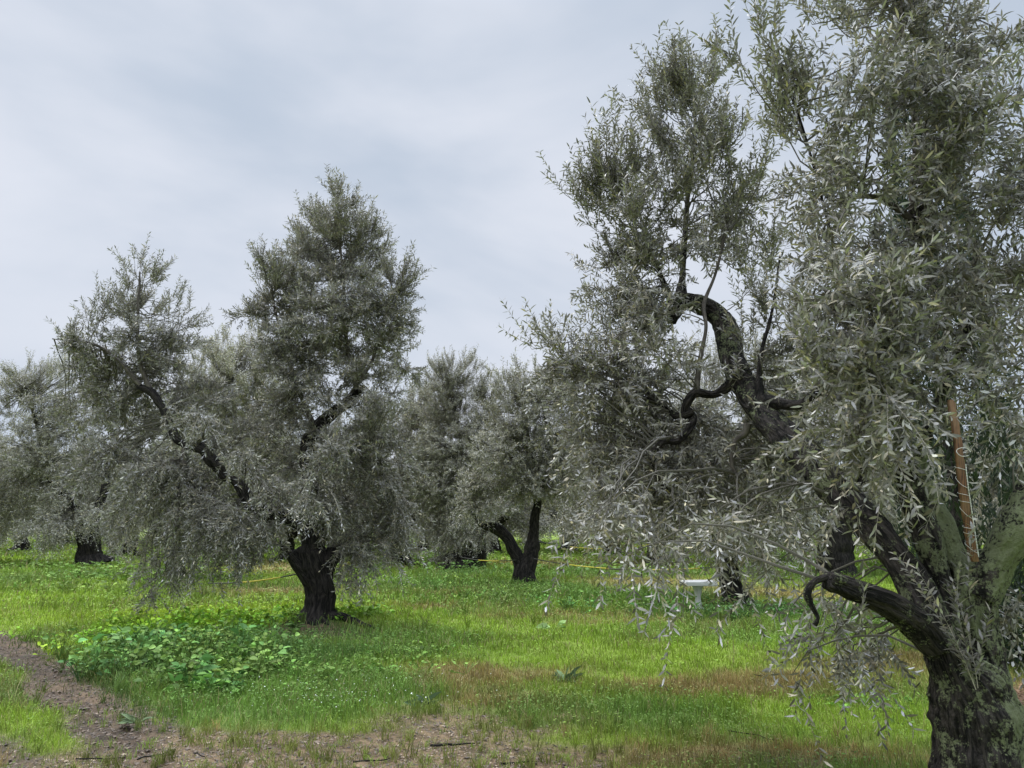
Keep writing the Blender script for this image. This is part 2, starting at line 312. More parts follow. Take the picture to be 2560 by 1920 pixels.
def tube(mb, pts, rad, nseg=24, step=0.04, rough=0.14, flute=0.0, seed=0, mat=0, lich=0.0, wob=0.0, cap=True, fine=0.0, lichen_fn=None):
    p, r = catmull(pts, rad, step); n = len(p)
    if wob: p = p + wob * np.stack([fbm(np.stack([p[:, 0] * 3 + 5 * k, p[:, 1] * 3, p[:, 2] * 3], -1), 2, seed + 7 * k) for k in range(3)], -1)
    tg = nrm(np.gradient(p, axis=0)); u = np.zeros_like(p)
    a = np.array([0, 1.0, 0]) if abs(tg[0][1]) < 0.8 else np.array([1.0, 0, 0]); u[0] = nrm(np.cross(tg[0], a)[None])[0]
    for i in range(1, n):
        q = u[i - 1] - tg[i] * np.dot(u[i - 1], tg[i]); u[i] = q / np.linalg.norm(q)
    v = np.cross(tg, u); th = np.linspace(0, 2 * math.pi, nseg, endpoint=False)
    ln = np.concatenate([[0], np.cumsum(np.linalg.norm(np.diff(p, axis=0), axis=1))])
    dr = (u[:, None] * np.cos(th)[None, :, None] + v[:, None] * np.sin(th)[None, :, None])
    base = p[:, None] + dr * r[:, None, None]
    cyl = np.stack([np.cos(th)[None] * np.ones((n, 1)), np.sin(th)[None] * np.ones((n, 1)), ln[:, None] * np.ones((1, nseg))], -1)
    f = 1 + rough * fbm(base * 4.5, 3, seed)
    if flute: f = f + flute * (1 - 2 * np.abs(vnoise(np.stack([cyl[..., 0] * 1.7, cyl[..., 1] * 1.7, cyl[..., 2] * 0.9], -1), seed + 3)))
    if fine:
        rm = max(r.mean(), 0.05)
        g = np.abs(vnoise(np.stack([cyl[..., 0] * rm * 34, cyl[..., 1] * rm * 34, cyl[..., 2] * 7], -1), seed + 11)) + 0.5 * np.abs(vnoise(np.stack([cyl[..., 0] * rm * 75, cyl[..., 1] * rm * 75, cyl[..., 2] * 18], -1), seed + 12))
        f = f + (fine / np.maximum(r, 0.04))[:, None] * (g - 0.5)
    vv = p[:, None] + dr * (r[:, None] * f)[..., None]
    ii = np.arange(n * nseg).reshape(n, nseg); nx_ = np.roll(ii, -1, 1)
    fs = np.stack([ii[:-1], nx_[:-1], nx_[1:], ii[1:]], -1).reshape(-1, 4)
    V = vv.reshape(-1, 3); bk = np.stack([cyl[..., 0] * max(r.mean(), 0.02), cyl[..., 1] * max(r.mean(), 0.02), cyl[..., 2]], -1).reshape(-1, 3)
    fl = [fs]
    if cap:
        V = np.vstack([V, p[-1] + tg[-1] * r[-1] * 0.25]); bk = np.vstack([bk, bk[-1]])
        e = ii[-1]; fl.append(np.stack([e, np.roll(e, -1), np.full(nseg, n * nseg)], -1))
    lc = np.full(len(V), lich) if lichen_fn is None else lichen_fn(V)
    mb.add(V, fl, mat, np.stack([lc, lc, lc, np.ones(len(V))], -1), bk)
    return p, r

# thin batch tubes: curves (n,k,3), radii (n,k)
def thin(mb, cur, rad, mat, col, ns=3):
    n, k, _ = cur.shape
    if n == 0: return
    tg = nrm(np.gradient(cur, axis=1)); a = np.where(np.abs(tg[..., 2:3]) < 0.9, np.array([0, 0, 1.0]), np.array([1.0, 0, 0]))
    u = nrm(np.cross(tg, a)); v = np.cross(tg, u); th = np.arange(ns) * 2 * math.pi / ns
    V = cur[:, :, None] + rad[:, :, None, None] * (u[:, :, None] * np.cos(th)[None, None, :, None] + v[:, :, None] * np.sin(th)[None, None, :, None])
    ii = np.arange(n * k * ns).reshape(n, k, ns); j = np.roll(ii, -1, 2)
    f = np.stack([ii[:, :-1], j[:, :-1], j[:, 1:], ii[:, 1:]], -1).reshape(-1, 4)
    c = np.repeat(col, k * ns, axis=0)
    mb.add(V, [f], mat, c)

def leaves(mb, pos, d, nrmv, ln, wd, col, mat=0, hi=False, fold=0.15):
    """lanceolate blades: pos base, d direction, nrmv approx upper normal"""
    side = nrm(np.cross(d, nrmv)); up = np.cross(side, d); n = len(pos); ln = ln[:, None]; wd = wd[:, None]
    if hi:
        m1 = pos + d * ln * 0.33 + up * ln * 0.03; m2 = pos + d * ln * 0.70 + up * ln * 0.015
        V = np.stack([pos, m1 - side * wd * 0.47, m1 + side * wd * 0.47, m2 - side * wd * 0.36, m2 + side * wd * 0.36, pos + d * ln - up * ln * 0.06], 1)
        o = np.arange(n)[:, None] * 6
        mb.add(V, [o + np.array([[0, 2, 1]]), o + np.array([[1, 2, 4, 3]]), o + np.array([[3, 4, 5]])], mat, np.repeat(col, 6, axis=0))
    else:
        m = pos + d * ln * 0.5
        V = np.stack([pos, m + side * wd * 0.5 + up * wd * fold, pos + d * ln, m - side * wd * 0.5 + up * wd * fold], 1)
        o = np.arange(n)[:, None] * 4
        mb.add(V, [o + np.array([[0, 1, 2, 3]])], mat, np.repeat(col, 4, axis=0))

STY = {'up': (0.48, 1.0, 0.56, 0.08, 0.35), 'mix': (0.6, 0.40, 1.0, -0.05, 0.26), 'hang': (0.35, -0.32, 0.85, -0.45, 0.36), 'arch': (0.55, 0.12, 0.95, -0.32, 0.33)}
def crown(name, blobs, skel, parent, origin, rs, leaf=(0.058, 0.0125), lai=2.4, hi=False, nsh=12, space=0.021, mats=None, tint=(1, 1, 1), twr=0.0022, extra=None, gscale=1.0, hz=0.0):
    """blobs: (centre xyz, radii xyz, style, density). Sprays grow from the limbs into each blob and carry leafy shoots."""
    mb = MB(); area = leaf[0] * leaf[1] * 0.62
    SS, DD, GG, LL, OUT = [], [], [], [], []; bc, br = [], []
    for c, r, sty, dens in blobs:
        c = np.asarray(c, float); r = np.asarray(r, float); ko, ku, kr, g, L0 = STY[sty]; L0 = L0 * gscale
        nleaf = dens * math.pi * (r[0] + 0.08) * (r[2] + 0.08) * lai / area; per = L0 / space * 2 * 0.9
        sparse = dens < 0.5; nspray = max(1 if sparse else 2, int(round(nleaf / per / (3 if sparse else nsh))))
        if sty == 'hang': c = c + np.array([0, 0, hz * gscale])
        for _ in range(nspray):
            q = rs.normal(size=3); q /= np.linalg.norm(q); Q = c + q * r * (rs.uniform(0.03, 1) ** 0.4) * 1.0
            dd = np.linalg.norm(skel - (c * 0.5 + Q * 0.5), axis=1); kk = np.argsort(dd)[:max(3, len(dd) // 40)]; A = skel[rs.choice(kk)]
            dist = np.linalg.norm(Q - A); mid = (A + Q) / 2 + rs.normal(size=3) * dist * 0.10 + np.array([0, 0, dist * (0.28 if sty in ('hang', 'arch') else (-0.10 if sty == 'up' else 0.06))])
            tt = np.linspace(0, 1, 7)[:, None]; cv = (1 - tt) ** 2 * A + 2 * tt * (1 - tt) * mid + tt ** 2 * Q
            cv[1:-1] += rs.normal(size=(5, 3)) * dist * 0.018
            bc.append(cv); r0 = min(0.016, 0.0035 + 0.006 * dist); br.append(np.linspace(r0, 0.0025, 7))
            n = max(2, int(rs.poisson(3 if sparse else nsh))); t0 = 1 - min(0.5, 0.42 / max(dist, 0.2))
            u = t0 + (1 - t0) * rs.uniform(0, 1, n) ** 0.8; u[0] = 1.0; u = u[:, None]
            s = (1 - u) ** 2 * A + 2 * u * (1 - u) * mid + u ** 2 * Q
            tv = nrm(2 * (1 - u) * (mid - A) + 2 * u * (Q - mid)); o = nrm((s - c) / r + 1e-4)
            d = nrm(o * ko + tv * 0.45 + np.array([0, 0, ku]) + nrm(rs.normal(size=(n, 3))) * kr)
            SS.append(s); DD.append(d); GG.append(np.full(n, g) + rs.normal(size=n) * 0.12); LL.append(L0 * rs.uniform(0.45, 1.25, n)); OUT.append(o)
    if extra:
        for s, d, g, l in extra: SS.append(np.array([s])); DD.append(nrm(np.array([d], float))); GG.append(np.array([g])); LL.append(np.array([l])); OUT.append(nrm(np.array([d], float)))
    S_, D_, G_, L_, O_ = (np.concatenate(a) for a in (SS, DD, GG, LL, OUT)); ns = len(S_)
    cu = nrm(rs.normal(size=(ns, 3))) * 0.16
    def pos(t): return S_[:, None] + L_[:, None, None] * (D_[:, None] * t[..., None] + (cu[:, None] + np.array([0, 0, 1.0]) * G_[:, None, None]) * (t ** 2)[..., None])
    def tan(t): return nrm(D_[:, None] + 2 * (cu[:, None] + np.array([0, 0, 1.0]) * G_[:, None, None]) * t[..., None])
    tk = np.broadcast_to(np.linspace(0, 1, 5), (ns, 5)); cc = np.ones((ns, 4)) * rs.uniform(0.6, 1.25, (ns, 1)); cc[:, 3] = 1
    thin(mb, pos(tk), np.broadcast_to(np.linspace(twr, twr * 0.35, 5), (ns, 5)), 1, cc, 3)
    bb = np.array(bc); cb = np.ones((len(bb), 4)) * 0.30; cb[:, 3] = 1
    thin(mb, bb, np.array(br), 1, cb, 5)
    mxn = int(L_.max() / space) + 1; k = np.arange(mxn)[None] * np.ones((ns, 1)); t = (0.10 + 0.9 * (k + 0.5) * space / L_[:, None]); ok = t < 1.0
    t = np.clip(t, 0, 1); pp = pos(t); tg = tan(t); ref = nrm(np.cross(tg, nrm(rs.normal(size=(ns, 1, 3)) + np.zeros_like(tg)))); ref2 = np.cross(tg, ref)
    od = (np.arange(mxn) % 2)[None, :, None]; sd_ = ref * (1 - od) + ref2 * od
    for sg in (-1, 1):
        keep = ok & (rs.uniform(size=ok.shape) < 0.92); p = pp[keep]; T_ = tg[keep]; s_ = sd_[keep] * sg
        n = len(p); an = np.radians(rs.uniform(25, 75, n))[:, None]
        d = nrm(T_ * np.cos(an) + s_ * np.sin(an) + rs.normal(size=(n, 3)) * 0.12 + np.array([0, 0, -0.08]))
        nv = nrm(T_ * 0.8 - s_ * 0.5 + np.array([0, 0, 0.75]) + rs.normal(size=(n, 3)) * 0.35)
        ln = leaf[0] * rs.uniform(0.5, 1.3, n); wd = leaf[1] * rs.uniform(0.75, 1.2, n)
        cl = np.ones((n, 4)); v = rs.uniform(0.5, 1.45, n); cl[:, :3] = v[:, None] * np.array(tint)
        yl = rs.uniform(size=n) < 0.12; cl[yl, 0] *= 1.35; cl[yl, 1] *= 1.24; cl[:, 2] *= rs.uniform(0.85, 1.15, n)
        dn = fbm(p * 1.1, 2, 77)[:, None]; cl[:, :3] *= 1 + 0.12 * dn
        leaves(mb, p, d, nv, ln, wd, cl, 0, hi)
    return mb.build(name, mats or [M['leaf_olive'], M['twig']], parent, origin=origin)
def spx(pts, d0):  # pixel polyline (px,py,width_px[,depth]) -> points, radii in metres
    p = [P(q[0], q[1], q[3] if len(q) > 3 else d0) for q in pts]
    r = [q[2] / FPX * (q[3] if len(q) > 3 else d0) / 2 for q in pts]; return np.array(p), np.array(r)
def bpx(b, d0, rs, dj=0.5):  # pixel blob (px,py,rx,ry,style,dens[,depth]) -> metric blob of real depth
    px, py, rx, ry, sty, dens = b[:6]; d = b[6] if len(b) > 6 else d0 + rs.uniform(-dj, dj)
    c = P(px, py, d); k = d / FPX; a, h = rx * k, ry * k
    return (c, (a, (a + h) / 2 * 0.9, h), sty, dens)

# ================================================================== near olive tree (right)
rs = np.random.RandomState(5)
base = P(2455, 2040, 4.0); base[2] = 0
tn = empty('olive_tree', base)
tag(tn, 'nearest olive tree, lichen covered forked trunk with a stake lodged in its fork', 'tree', 'olive trees of the grove')
skel = []
def lichn(V):
    rel = V - base
    right = 1 / (1 + np.exp(-(rel[:, 0] - 0.02 + 0.12 * (rel[:, 2] - 0.9)) * 16))
    return 0.35 + 0.26 * right * (rel[:, 2] < 2.0)
def limb(pts, d0, name='limb', par=None, dark=False, mats='bark_near', nseg=56, step=0.018, rough=0.17, flute=0.07, fine=0.015, lf=lichn, sk=True, seed=None, org=None, cap=True):
    p, r = spx(pts, d0); r = r * 0.90; mb = MB(); q, _ = tube(mb, p, r, nseg, step, rough, flute, int(pts[0][0]) if seed is None else seed, 0, 0.1, 0.0, cap, fine, lf)
    if sk: skel.append(q[::2])
    return mb.build(name, M[mats if dark or r.max() > 0.03 else 'bark_young'], par, True, org, hasbk=True)
NT = dict(par=tn, org=base)
mb = MB()   # trunk: root flare, bole, right-hand stem
p, r = spx([(2455, 2090, 380), (2464, 2000, 250), (2460, 1900, 198), (2446, 1810, 180), (2420, 1720, 160), (2380, 1650, 104), (2354, 1600, 76)], 4.0)
q, _ = tube(mb, p, r, 160, 0.010, 0.13, 0.07, 31, 0, 0.2, 0, True, 0.022, lichn)
p, r = spx([(2500, 1990, 150), (2488, 1850, 140), (2470, 1740, 108), (2458, 1650, 92), (2446, 1560, 84), (2444, 1480, 92), (2456, 1430, 96)], 4.02)
q2, _ = tube(mb, p, r, 130, 0.010, 0.13, 0.06, 33, 0, 0.2, 0, True, 0.020, lichn)
for dx, dy, l in ((-0.55, -0.1, 1), (0.45, 0.25, 1), (0.15, -0.45, 1), (-0.2, 0.5, 1)):
    tube(mb, [base + np.array([dx * .25, dy * .25, .22]), base + np.array([dx * .7, dy * .7, 0.05]), base + np.array([dx * 1.2, dy * 1.2, -0.06])], [0.13, 0.09, 0.04], 24, 0.03, 0.15, 0.05, 5, 0, 0.1)
mb.build('trunk', M['bark_near'], tn, True, base, hasbk=True)
# big left limb that climbs away and ends in a hook
limb([(2392, 1690, 100, 4.0), (2345, 1590, 94, 4.0), (2300, 1490, 92, 4.05), (2245, 1400, 86, 4.15), (2150, 1290, 92, 4.4), (2060, 1190, 84, 4.7), (1985, 1115, 82, 5.0), (1915, 1040, 78, 5.3), (1862, 965, 72, 5.6),
      (1832, 900, 66, 5.8), (1822, 845, 62, 5.9), (1805, 800, 60, 6.0), (1762, 765, 56, 6.1), (1712, 752, 50, 6.1), (1688, 775, 40, 6.1), (1678, 808, 22, 6.1)], 4, **NT, rough=0.14, fine=0.014)
# cut stub to the left, with its bent dead twig
limb([(2340, 1610, 84, 3.98), (2290, 1560, 84, 3.96), (2235, 1518, 74, 3.92), (2180, 1492, 68, 3.88), (2132, 1473, 66, 3.85), (2085, 1455, 62, 3.82), (2068, 1449, 48, 3.81)], 4, **NT, rough=0.16)
limb([(2075, 1440, 18, 3.82), (2035, 1455, 16, 3.8), (2018, 1485, 20, 3.8), (2032, 1520, 12, 3.8), (2045, 1545, 9, 3.8), (2036, 1562, 13, 3.8)], 4, **NT, dark=True, nseg=14, sk=False, fine=0.002)
# middle limb
limb([(2400, 1640, 70, 4.05), (2355, 1480, 64, 4.1), (2320, 1350, 68, 4.15), (2285, 1250, 62, 4.2), (2262, 1160, 52, 4.2), (2240, 1060, 42, 4.25), (2225, 950, 42, 4.3), (2218, 860, 40, 4.3), (2232, 780, 34, 4.3), (2270, 690, 46, 4.3), (2302, 600, 66, 4.3), (2300, 545, 78, 4.3), (2285, 520, 52, 4.3)], 4, **NT)
limb([(2285, 530, 24, 4.3), (2282, 440, 17, 4.3), (2290, 350, 14, 4.3), (2278, 240, 11, 4.3), (2262, 120, 8, 4.3), (2250, -30, 6, 4.3)], 4, **NT, nseg=12, fine=0.001, lf=None)
limb([(2300, 540, 20, 4.35), (2306, 400, 15, 4.4), (2325, 250, 12, 4.45), (2360, 100, 8, 4.5), (2400, -60, 6, 4.5)], 4, **NT, nseg=12, fine=0.001, lf=None)
limb([(2290, 560, 24, 4.3), (2240, 520, 18, 4.25), (2185, 492, 15, 4.2), (2110, 495, 11, 4.1)], 4, **NT, nseg=12, fine=0.001, lf=None)
# right limb
limb([(2456, 1490, 86, 4.0), (2496, 1400, 84, 3.95), (2545, 1310, 90, 3.9), (2590, 1200, 84, 3.9), (2640, 1080, 74, 3.9), (2660, 960, 50, 4.0), (2650, 840, 36, 4.0), (2620, 650, 20, 4.2), (2560, 400, 9, 4.4)], 4, **NT)
limb([(2440, 1510, 66, 4.1), (2390, 1400, 60, 4.15), (2350, 1310, 62, 4.2), (2318, 1240, 54, 4.25), (2295, 1160, 40, 4.3), (2340, 1020, 24, 4.4), (2420, 820, 16, 4.4), (2440, 600, 10, 4.4)], 4, **NT)
# twisted sub limbs hanging from the arch
limb([(1850, 940, 40, 5.6), (1790, 985, 24, 5.7), (1735, 985, 26, 5.7), (1712, 1030, 22, 5.7), (1735, 1045, 22, 5.7), (1700, 1100, 20, 5.6), (1655, 1105, 18, 5.6), (1632, 1150, 14, 5.6), (1650, 1200, 12, 5.6), (1670, 1230, 9, 5.6)], 4, **NT, nseg=16, fine=0.003, lf=None, rough=0.22)
limb([(1740, 985, 20, 5.7), (1750, 900, 14, 5.7), (1765, 820, 11, 5.7), (1760, 760, 11, 5.8), (1790, 680, 8, 5.9), (1820, 560, 6, 6.0)], 4, **NT, nseg=12, fine=0.001, lf=None)
limb([(1730, 1030, 30, 5.7), (1692, 1040, 24, 5.7), (1660, 1015, 12, 5.8), (1600, 990, 9, 5.9), (1540, 960, 7, 6.0)], 4, **NT, nseg=14, fine=0.002, lf=None, rough=0.2)
limb([(1870, 1060, 22, 5.4), (1862, 1085, 18, 5.4), (1838, 1105, 14, 5.4), (1830, 1160, 13, 5.4), (1845, 1195, 10, 5.4)], 4, **NT, nseg=12, fine=0.002, lf=None)
limb([(1700, 760, 40, 6.1), (1706, 690, 20, 6.2), (1712, 600, 16, 6.3), (1720, 480, 13, 6.4), (1735, 350, 9, 6.5), (1740, 220, 6, 6.5)], 4, **NT, nseg=12, fine=0.001, lf=None)
limb([(1690, 780, 24, 6.1), (1640, 660, 13, 6.1), (1600, 540, 10, 6.1), (1560, 430, 6, 6.1)], 4, **NT, nseg=12, fine=0.001, lf=None)
limb([(1890, 1000, 40, 5.4), (2000, 1010, 26, 5.0), (2060, 960, 30, 4.8), (2110, 920, 18, 4.6), (2120, 800, 12, 4.5), (2080, 600, 9, 4.4), (2010, 330, 7, 4.3), (1960, 200, 5, 4.3)], 4, **NT, nseg=14, fine=0.002, lf=None)
limb([(1900, 1030, 30, 5.3), (1900, 900, 12, 5.4), (1930, 780, 9, 5.4), (1950, 640, 6, 5.4)], 4, **NT, nseg=12, fine=0.001, lf=None)
SK = np.concatenate(skel)
B = []
for b_ in [  # far-left part of the crown, hung about the hooked limb
    (1530, 420, 75, 85, 'up', 1.1), (1465, 530, 80, 90, 'up', 1.1), (1560, 600, 85, 100, 'up', 1.0), (1500, 690, 90, 80, 'mix', 1.0),
    (1720, 200, 85, 75, 'up', 1.2), (1650, 260, 55, 80, 'up', 1.0), (1800, 190, 45, 80, 'up', .7), (1690, 350, 90, 90, 'up', 1.1), (1780, 420, 100, 110, 'up', .85), (1660, 480, 90, 90, 'up', .9), (1870, 390, 65, 80, 'up', .8),
    (1850, 520, 80, 80, 'mix', .8), (1720, 600, 100, 90, 'mix', .6), (1610, 720, 80, 90, 'mix', 1.0), (1560, 820, 100, 80, 'mix', 1.0), (1400, 860, 80, 60, 'up', 1.0), (1370, 920, 60, 40, 'arch', 1.0),
    (1470, 950, 110, 80, 'arch', 1.2), (1590, 960, 90, 90, 'mix', .9), (1560, 1080, 120, 90, 'arch', 1.2), (1470, 1120, 70, 90, 'hang', .9), (1700, 1180, 110, 90, 'hang', 1.1), (1590, 1230, 110, 110, 'hang', 1.1), (1500, 1270, 60, 60, 'hang', .4),
    (1690, 1280, 90, 60, 'hang', .6), (1830, 1260, 100, 80, 'hang', .9), (1800, 1130, 90, 90, 'hang', .8), (1790, 560, 60, 60, 'mix', .6)]:
    B.append(bpx(b_[:5] + (b_[5] * 1.03,), 6.0, rs, 0.35))
for b_ in [(1900, 700, 70, 80, 'up', .8), (1950, 820, 85, 100, 'up', 1.0), (1900, 940, 70, 70, 'mix', .7), (1990, 980, 100, 100, 'arch', 1.0), (1980, 1130, 100, 90, 'arch', 1.0), (1930, 1240, 90, 80, 'hang', .9), (2000, 1290, 50, 50, 'hang', .4), (1910, 1370, 60, 50, 'hang', .3)]:
    B.append(bpx(b_, 5.75, rs, 0.2))
for b_ in [(1560, 1400, 60, 40, 'hang', .3), (1660, 1430, 50, 40, 'hang', .25), (1480, 1350, 60, 40, 'hang', .4), (1620, 1330, 60, 40, 'hang', .6), (1760, 1370, 60, 40, 'hang', .6), (1840, 1400, 60, 50, 'hang', .35), (1700, 1560, 50, 40, 'hang', .08), (1900, 1520, 50, 50, 'hang', .10), (2000, 1540, 50, 50, 'hang', .30), (2080, 1630, 50, 50, 'hang', .4), (2130, 1660, 35, 35, 'hang', .49), (2100, 1600, 35, 35, 'hang', .4), (2160, 1680, 25, 25, 'hang', .4),
           (1960, 1690, 30, 35, 'hang', .10), (2070, 1540, 45, 35, 'hang', .15)]:
    B.append(bpx(b_, 4.7, rs, 0.3))
for b_ in [(2210, 860, 80, 80, 'mix', .9), (2170, 720, 80, 80, 'mix', .9), (2260, 990, 70, 60, 'arch', .8), (2250, 720, 60, 60, 'mix', .8), (2000, 900, 60, 60, 'mix', .8)]:
    B.append(bpx(b_, 3.75, rs, 0.15))
for b_ in [(1650, 900, 60, 60, 'mix', .8)]:
    B.append(bpx(b_, 5.2, rs, 0.15))
for b_ in [  # right part, over the viewer's right shoulder
    (1900, 110, 70, 90, 'up', .7), (1960, 230, 80, 80, 'up', .9), (1900, 260, 50, 50, 'up', .7), (2030, 330, 80, 90, 'up', .7), (2080, 80, 100, 90, 'up', .7), (2200, 60, 110, 90, 'mix', 1.0), (2340, 90, 120, 100, 'mix', 1.2), (2480, 120, 110, 110, 'mix', .8),
    (2170, 220, 100, 100, 'mix', 1.1), (2300, 270, 110, 110, 'mix', 1.1), (2440, 300, 110, 110, 'mix', 1.1), (2540, 330, 80, 100, 'mix', 1.0), (2060, 470, 80, 90, 'mix', 1.0), (2170, 430, 90, 90, 'mix', 1.0), (2400, 450, 100, 90, 'mix', 1.1),
    (2520, 520, 90, 110, 'arch', 1.2), (2050, 620, 70, 90, 'mix', .9), (2160, 640, 80, 80, 'mix', 1.0), (2400, 640, 90, 90, 'arch', 1.1), (2520, 700, 90, 110, 'arch', 1.2), (2060, 780, 80, 90, 'mix', 1.0), (2170, 780, 80, 90, 'arch', 1.1),
    (2300, 760, 90, 90, 'arch', 1.1), (2420, 800, 100, 100, 'arch', 1.2), (2080, 930, 90, 80, 'arch', 1.1), (2190, 930, 90, 80, 'arch', 1.0), (2300, 930, 80, 80, 'arch', .9), (2540, 890, 80, 100, 'arch', 1.1), (2120, 1060, 90, 80, 'arch', 1.1),
    (2240, 1060, 90, 60, 'arch', .8), (2500, 1000, 60, 70, 'arch', .7), (2140, 1150, 80, 50, 'hang', .55), (2250, 1140, 70, 40, 'hang', .3), (2050, 1110, 50, 50, 'hang', .3), (2480, 1130, 60, 50, 'hang', .35), (2110, 1290, 50, 30, 'hang', .12), (2260, 1230, 40, 30, 'hang', .1), (2560, 1540, 30, 70, 'hang', .6)]:
    B.append(bpx(b_, 4.15, rs, 0.35))
ex = []
for px, py, dx, l in ((2440, 1725, -.30, .62), (2436, 1715, -.12, .55), (2445, 1720, -.05, .48), (2430, 1700, -.42, .75), (2448, 1700, .08, .35), (2400, 1560, -.1, .32), (2425, 1500, -.05, .35), (2150, 1560, .2, .2)):
    ex.append((P(px, py, 3.80), (dx, -0.06, 1.0), 0.02, l))
crown('crown', B, SK, tn, base, rs, leaf=(0.061, 0.0150), lai=3.5, hi=True, nsh=10, space=0.021, extra=ex, hz=0.06)

# ================================================================== central olive tree
def px_tree(label, basepx, limbs, blobs, seed, leaf, lai, nsh=12, space=0.022, dj=0.6, d=None, mats=None, tint=(1, 1, 1), twr=0.0025, roots=(), nseg=36, fine=0.008, gscale=1.0, bs=1.22):
    rs = np.random.RandomState(seed); gx, gy = Gp(*basepx); d = d or gy; org = np.array([gx, gy, float(gz(gx, gy))])
    tr = empty('olive_tree', org); tag(tr, label, 'tree', 'olive trees of the grove'); sk = []
    for i, (nm, pts) in enumerate(limbs):
        mb = MB(); p, r = spx([(a[0], a[1], a[2], d + (a[3] if len(a) > 3 else 0)) for a in pts], d)
        q, _ = tube(mb, p, r, nseg if r.max() > 0.1 else 14, 0.03 if d < 13 else 0.06, 0.17, 0.10 if i == 0 else 0.05, seed * 10 + i, 0, 0.1, 0.02, True, fine)
        if i == 0:
            for (rx, ry, rl, rr_) in roots:
                e = org + np.array([rx, ry, 0]); s = org + np.array([rx, ry, 0]) * 0.12 + np.array([0, 0, 0.16 * rr_ / 0.12])
                mdp = org + np.array([rx, ry, 0]) * 0.5; mdp[2] += 0.02
                tube(mb, [s, mdp, [e[0], e[1], float(gz(e[0], e[1])) - 0.03]], [rr_ * 1.5, rr_, rr_ * 0.45], 16, 0.05, 0.25, 0.05, i + 3, 0, 0.1, 0.03, True, fine)
        mb.build(nm, M['bark'] if r.max() > 0.055 else M['bark_young'], tr, True, org, hasbk=True)
        if i > 0 or len(limbs) == 1: sk.append(q[::2])
    SKl = np.concatenate(sk); bl = [bpx(b, d, rs, dj) for b in blobs]; bl = [(c, tuple(np.array(r) * bs), st_, dn / bs) for c, r, st_, dn in bl]
    crown('crown', bl, SKl, tr, org, rs, leaf=leaf, lai=lai, nsh=nsh, space=space, mats=mats, tint=tint, twr=twr, gscale=gscale)
    return tr
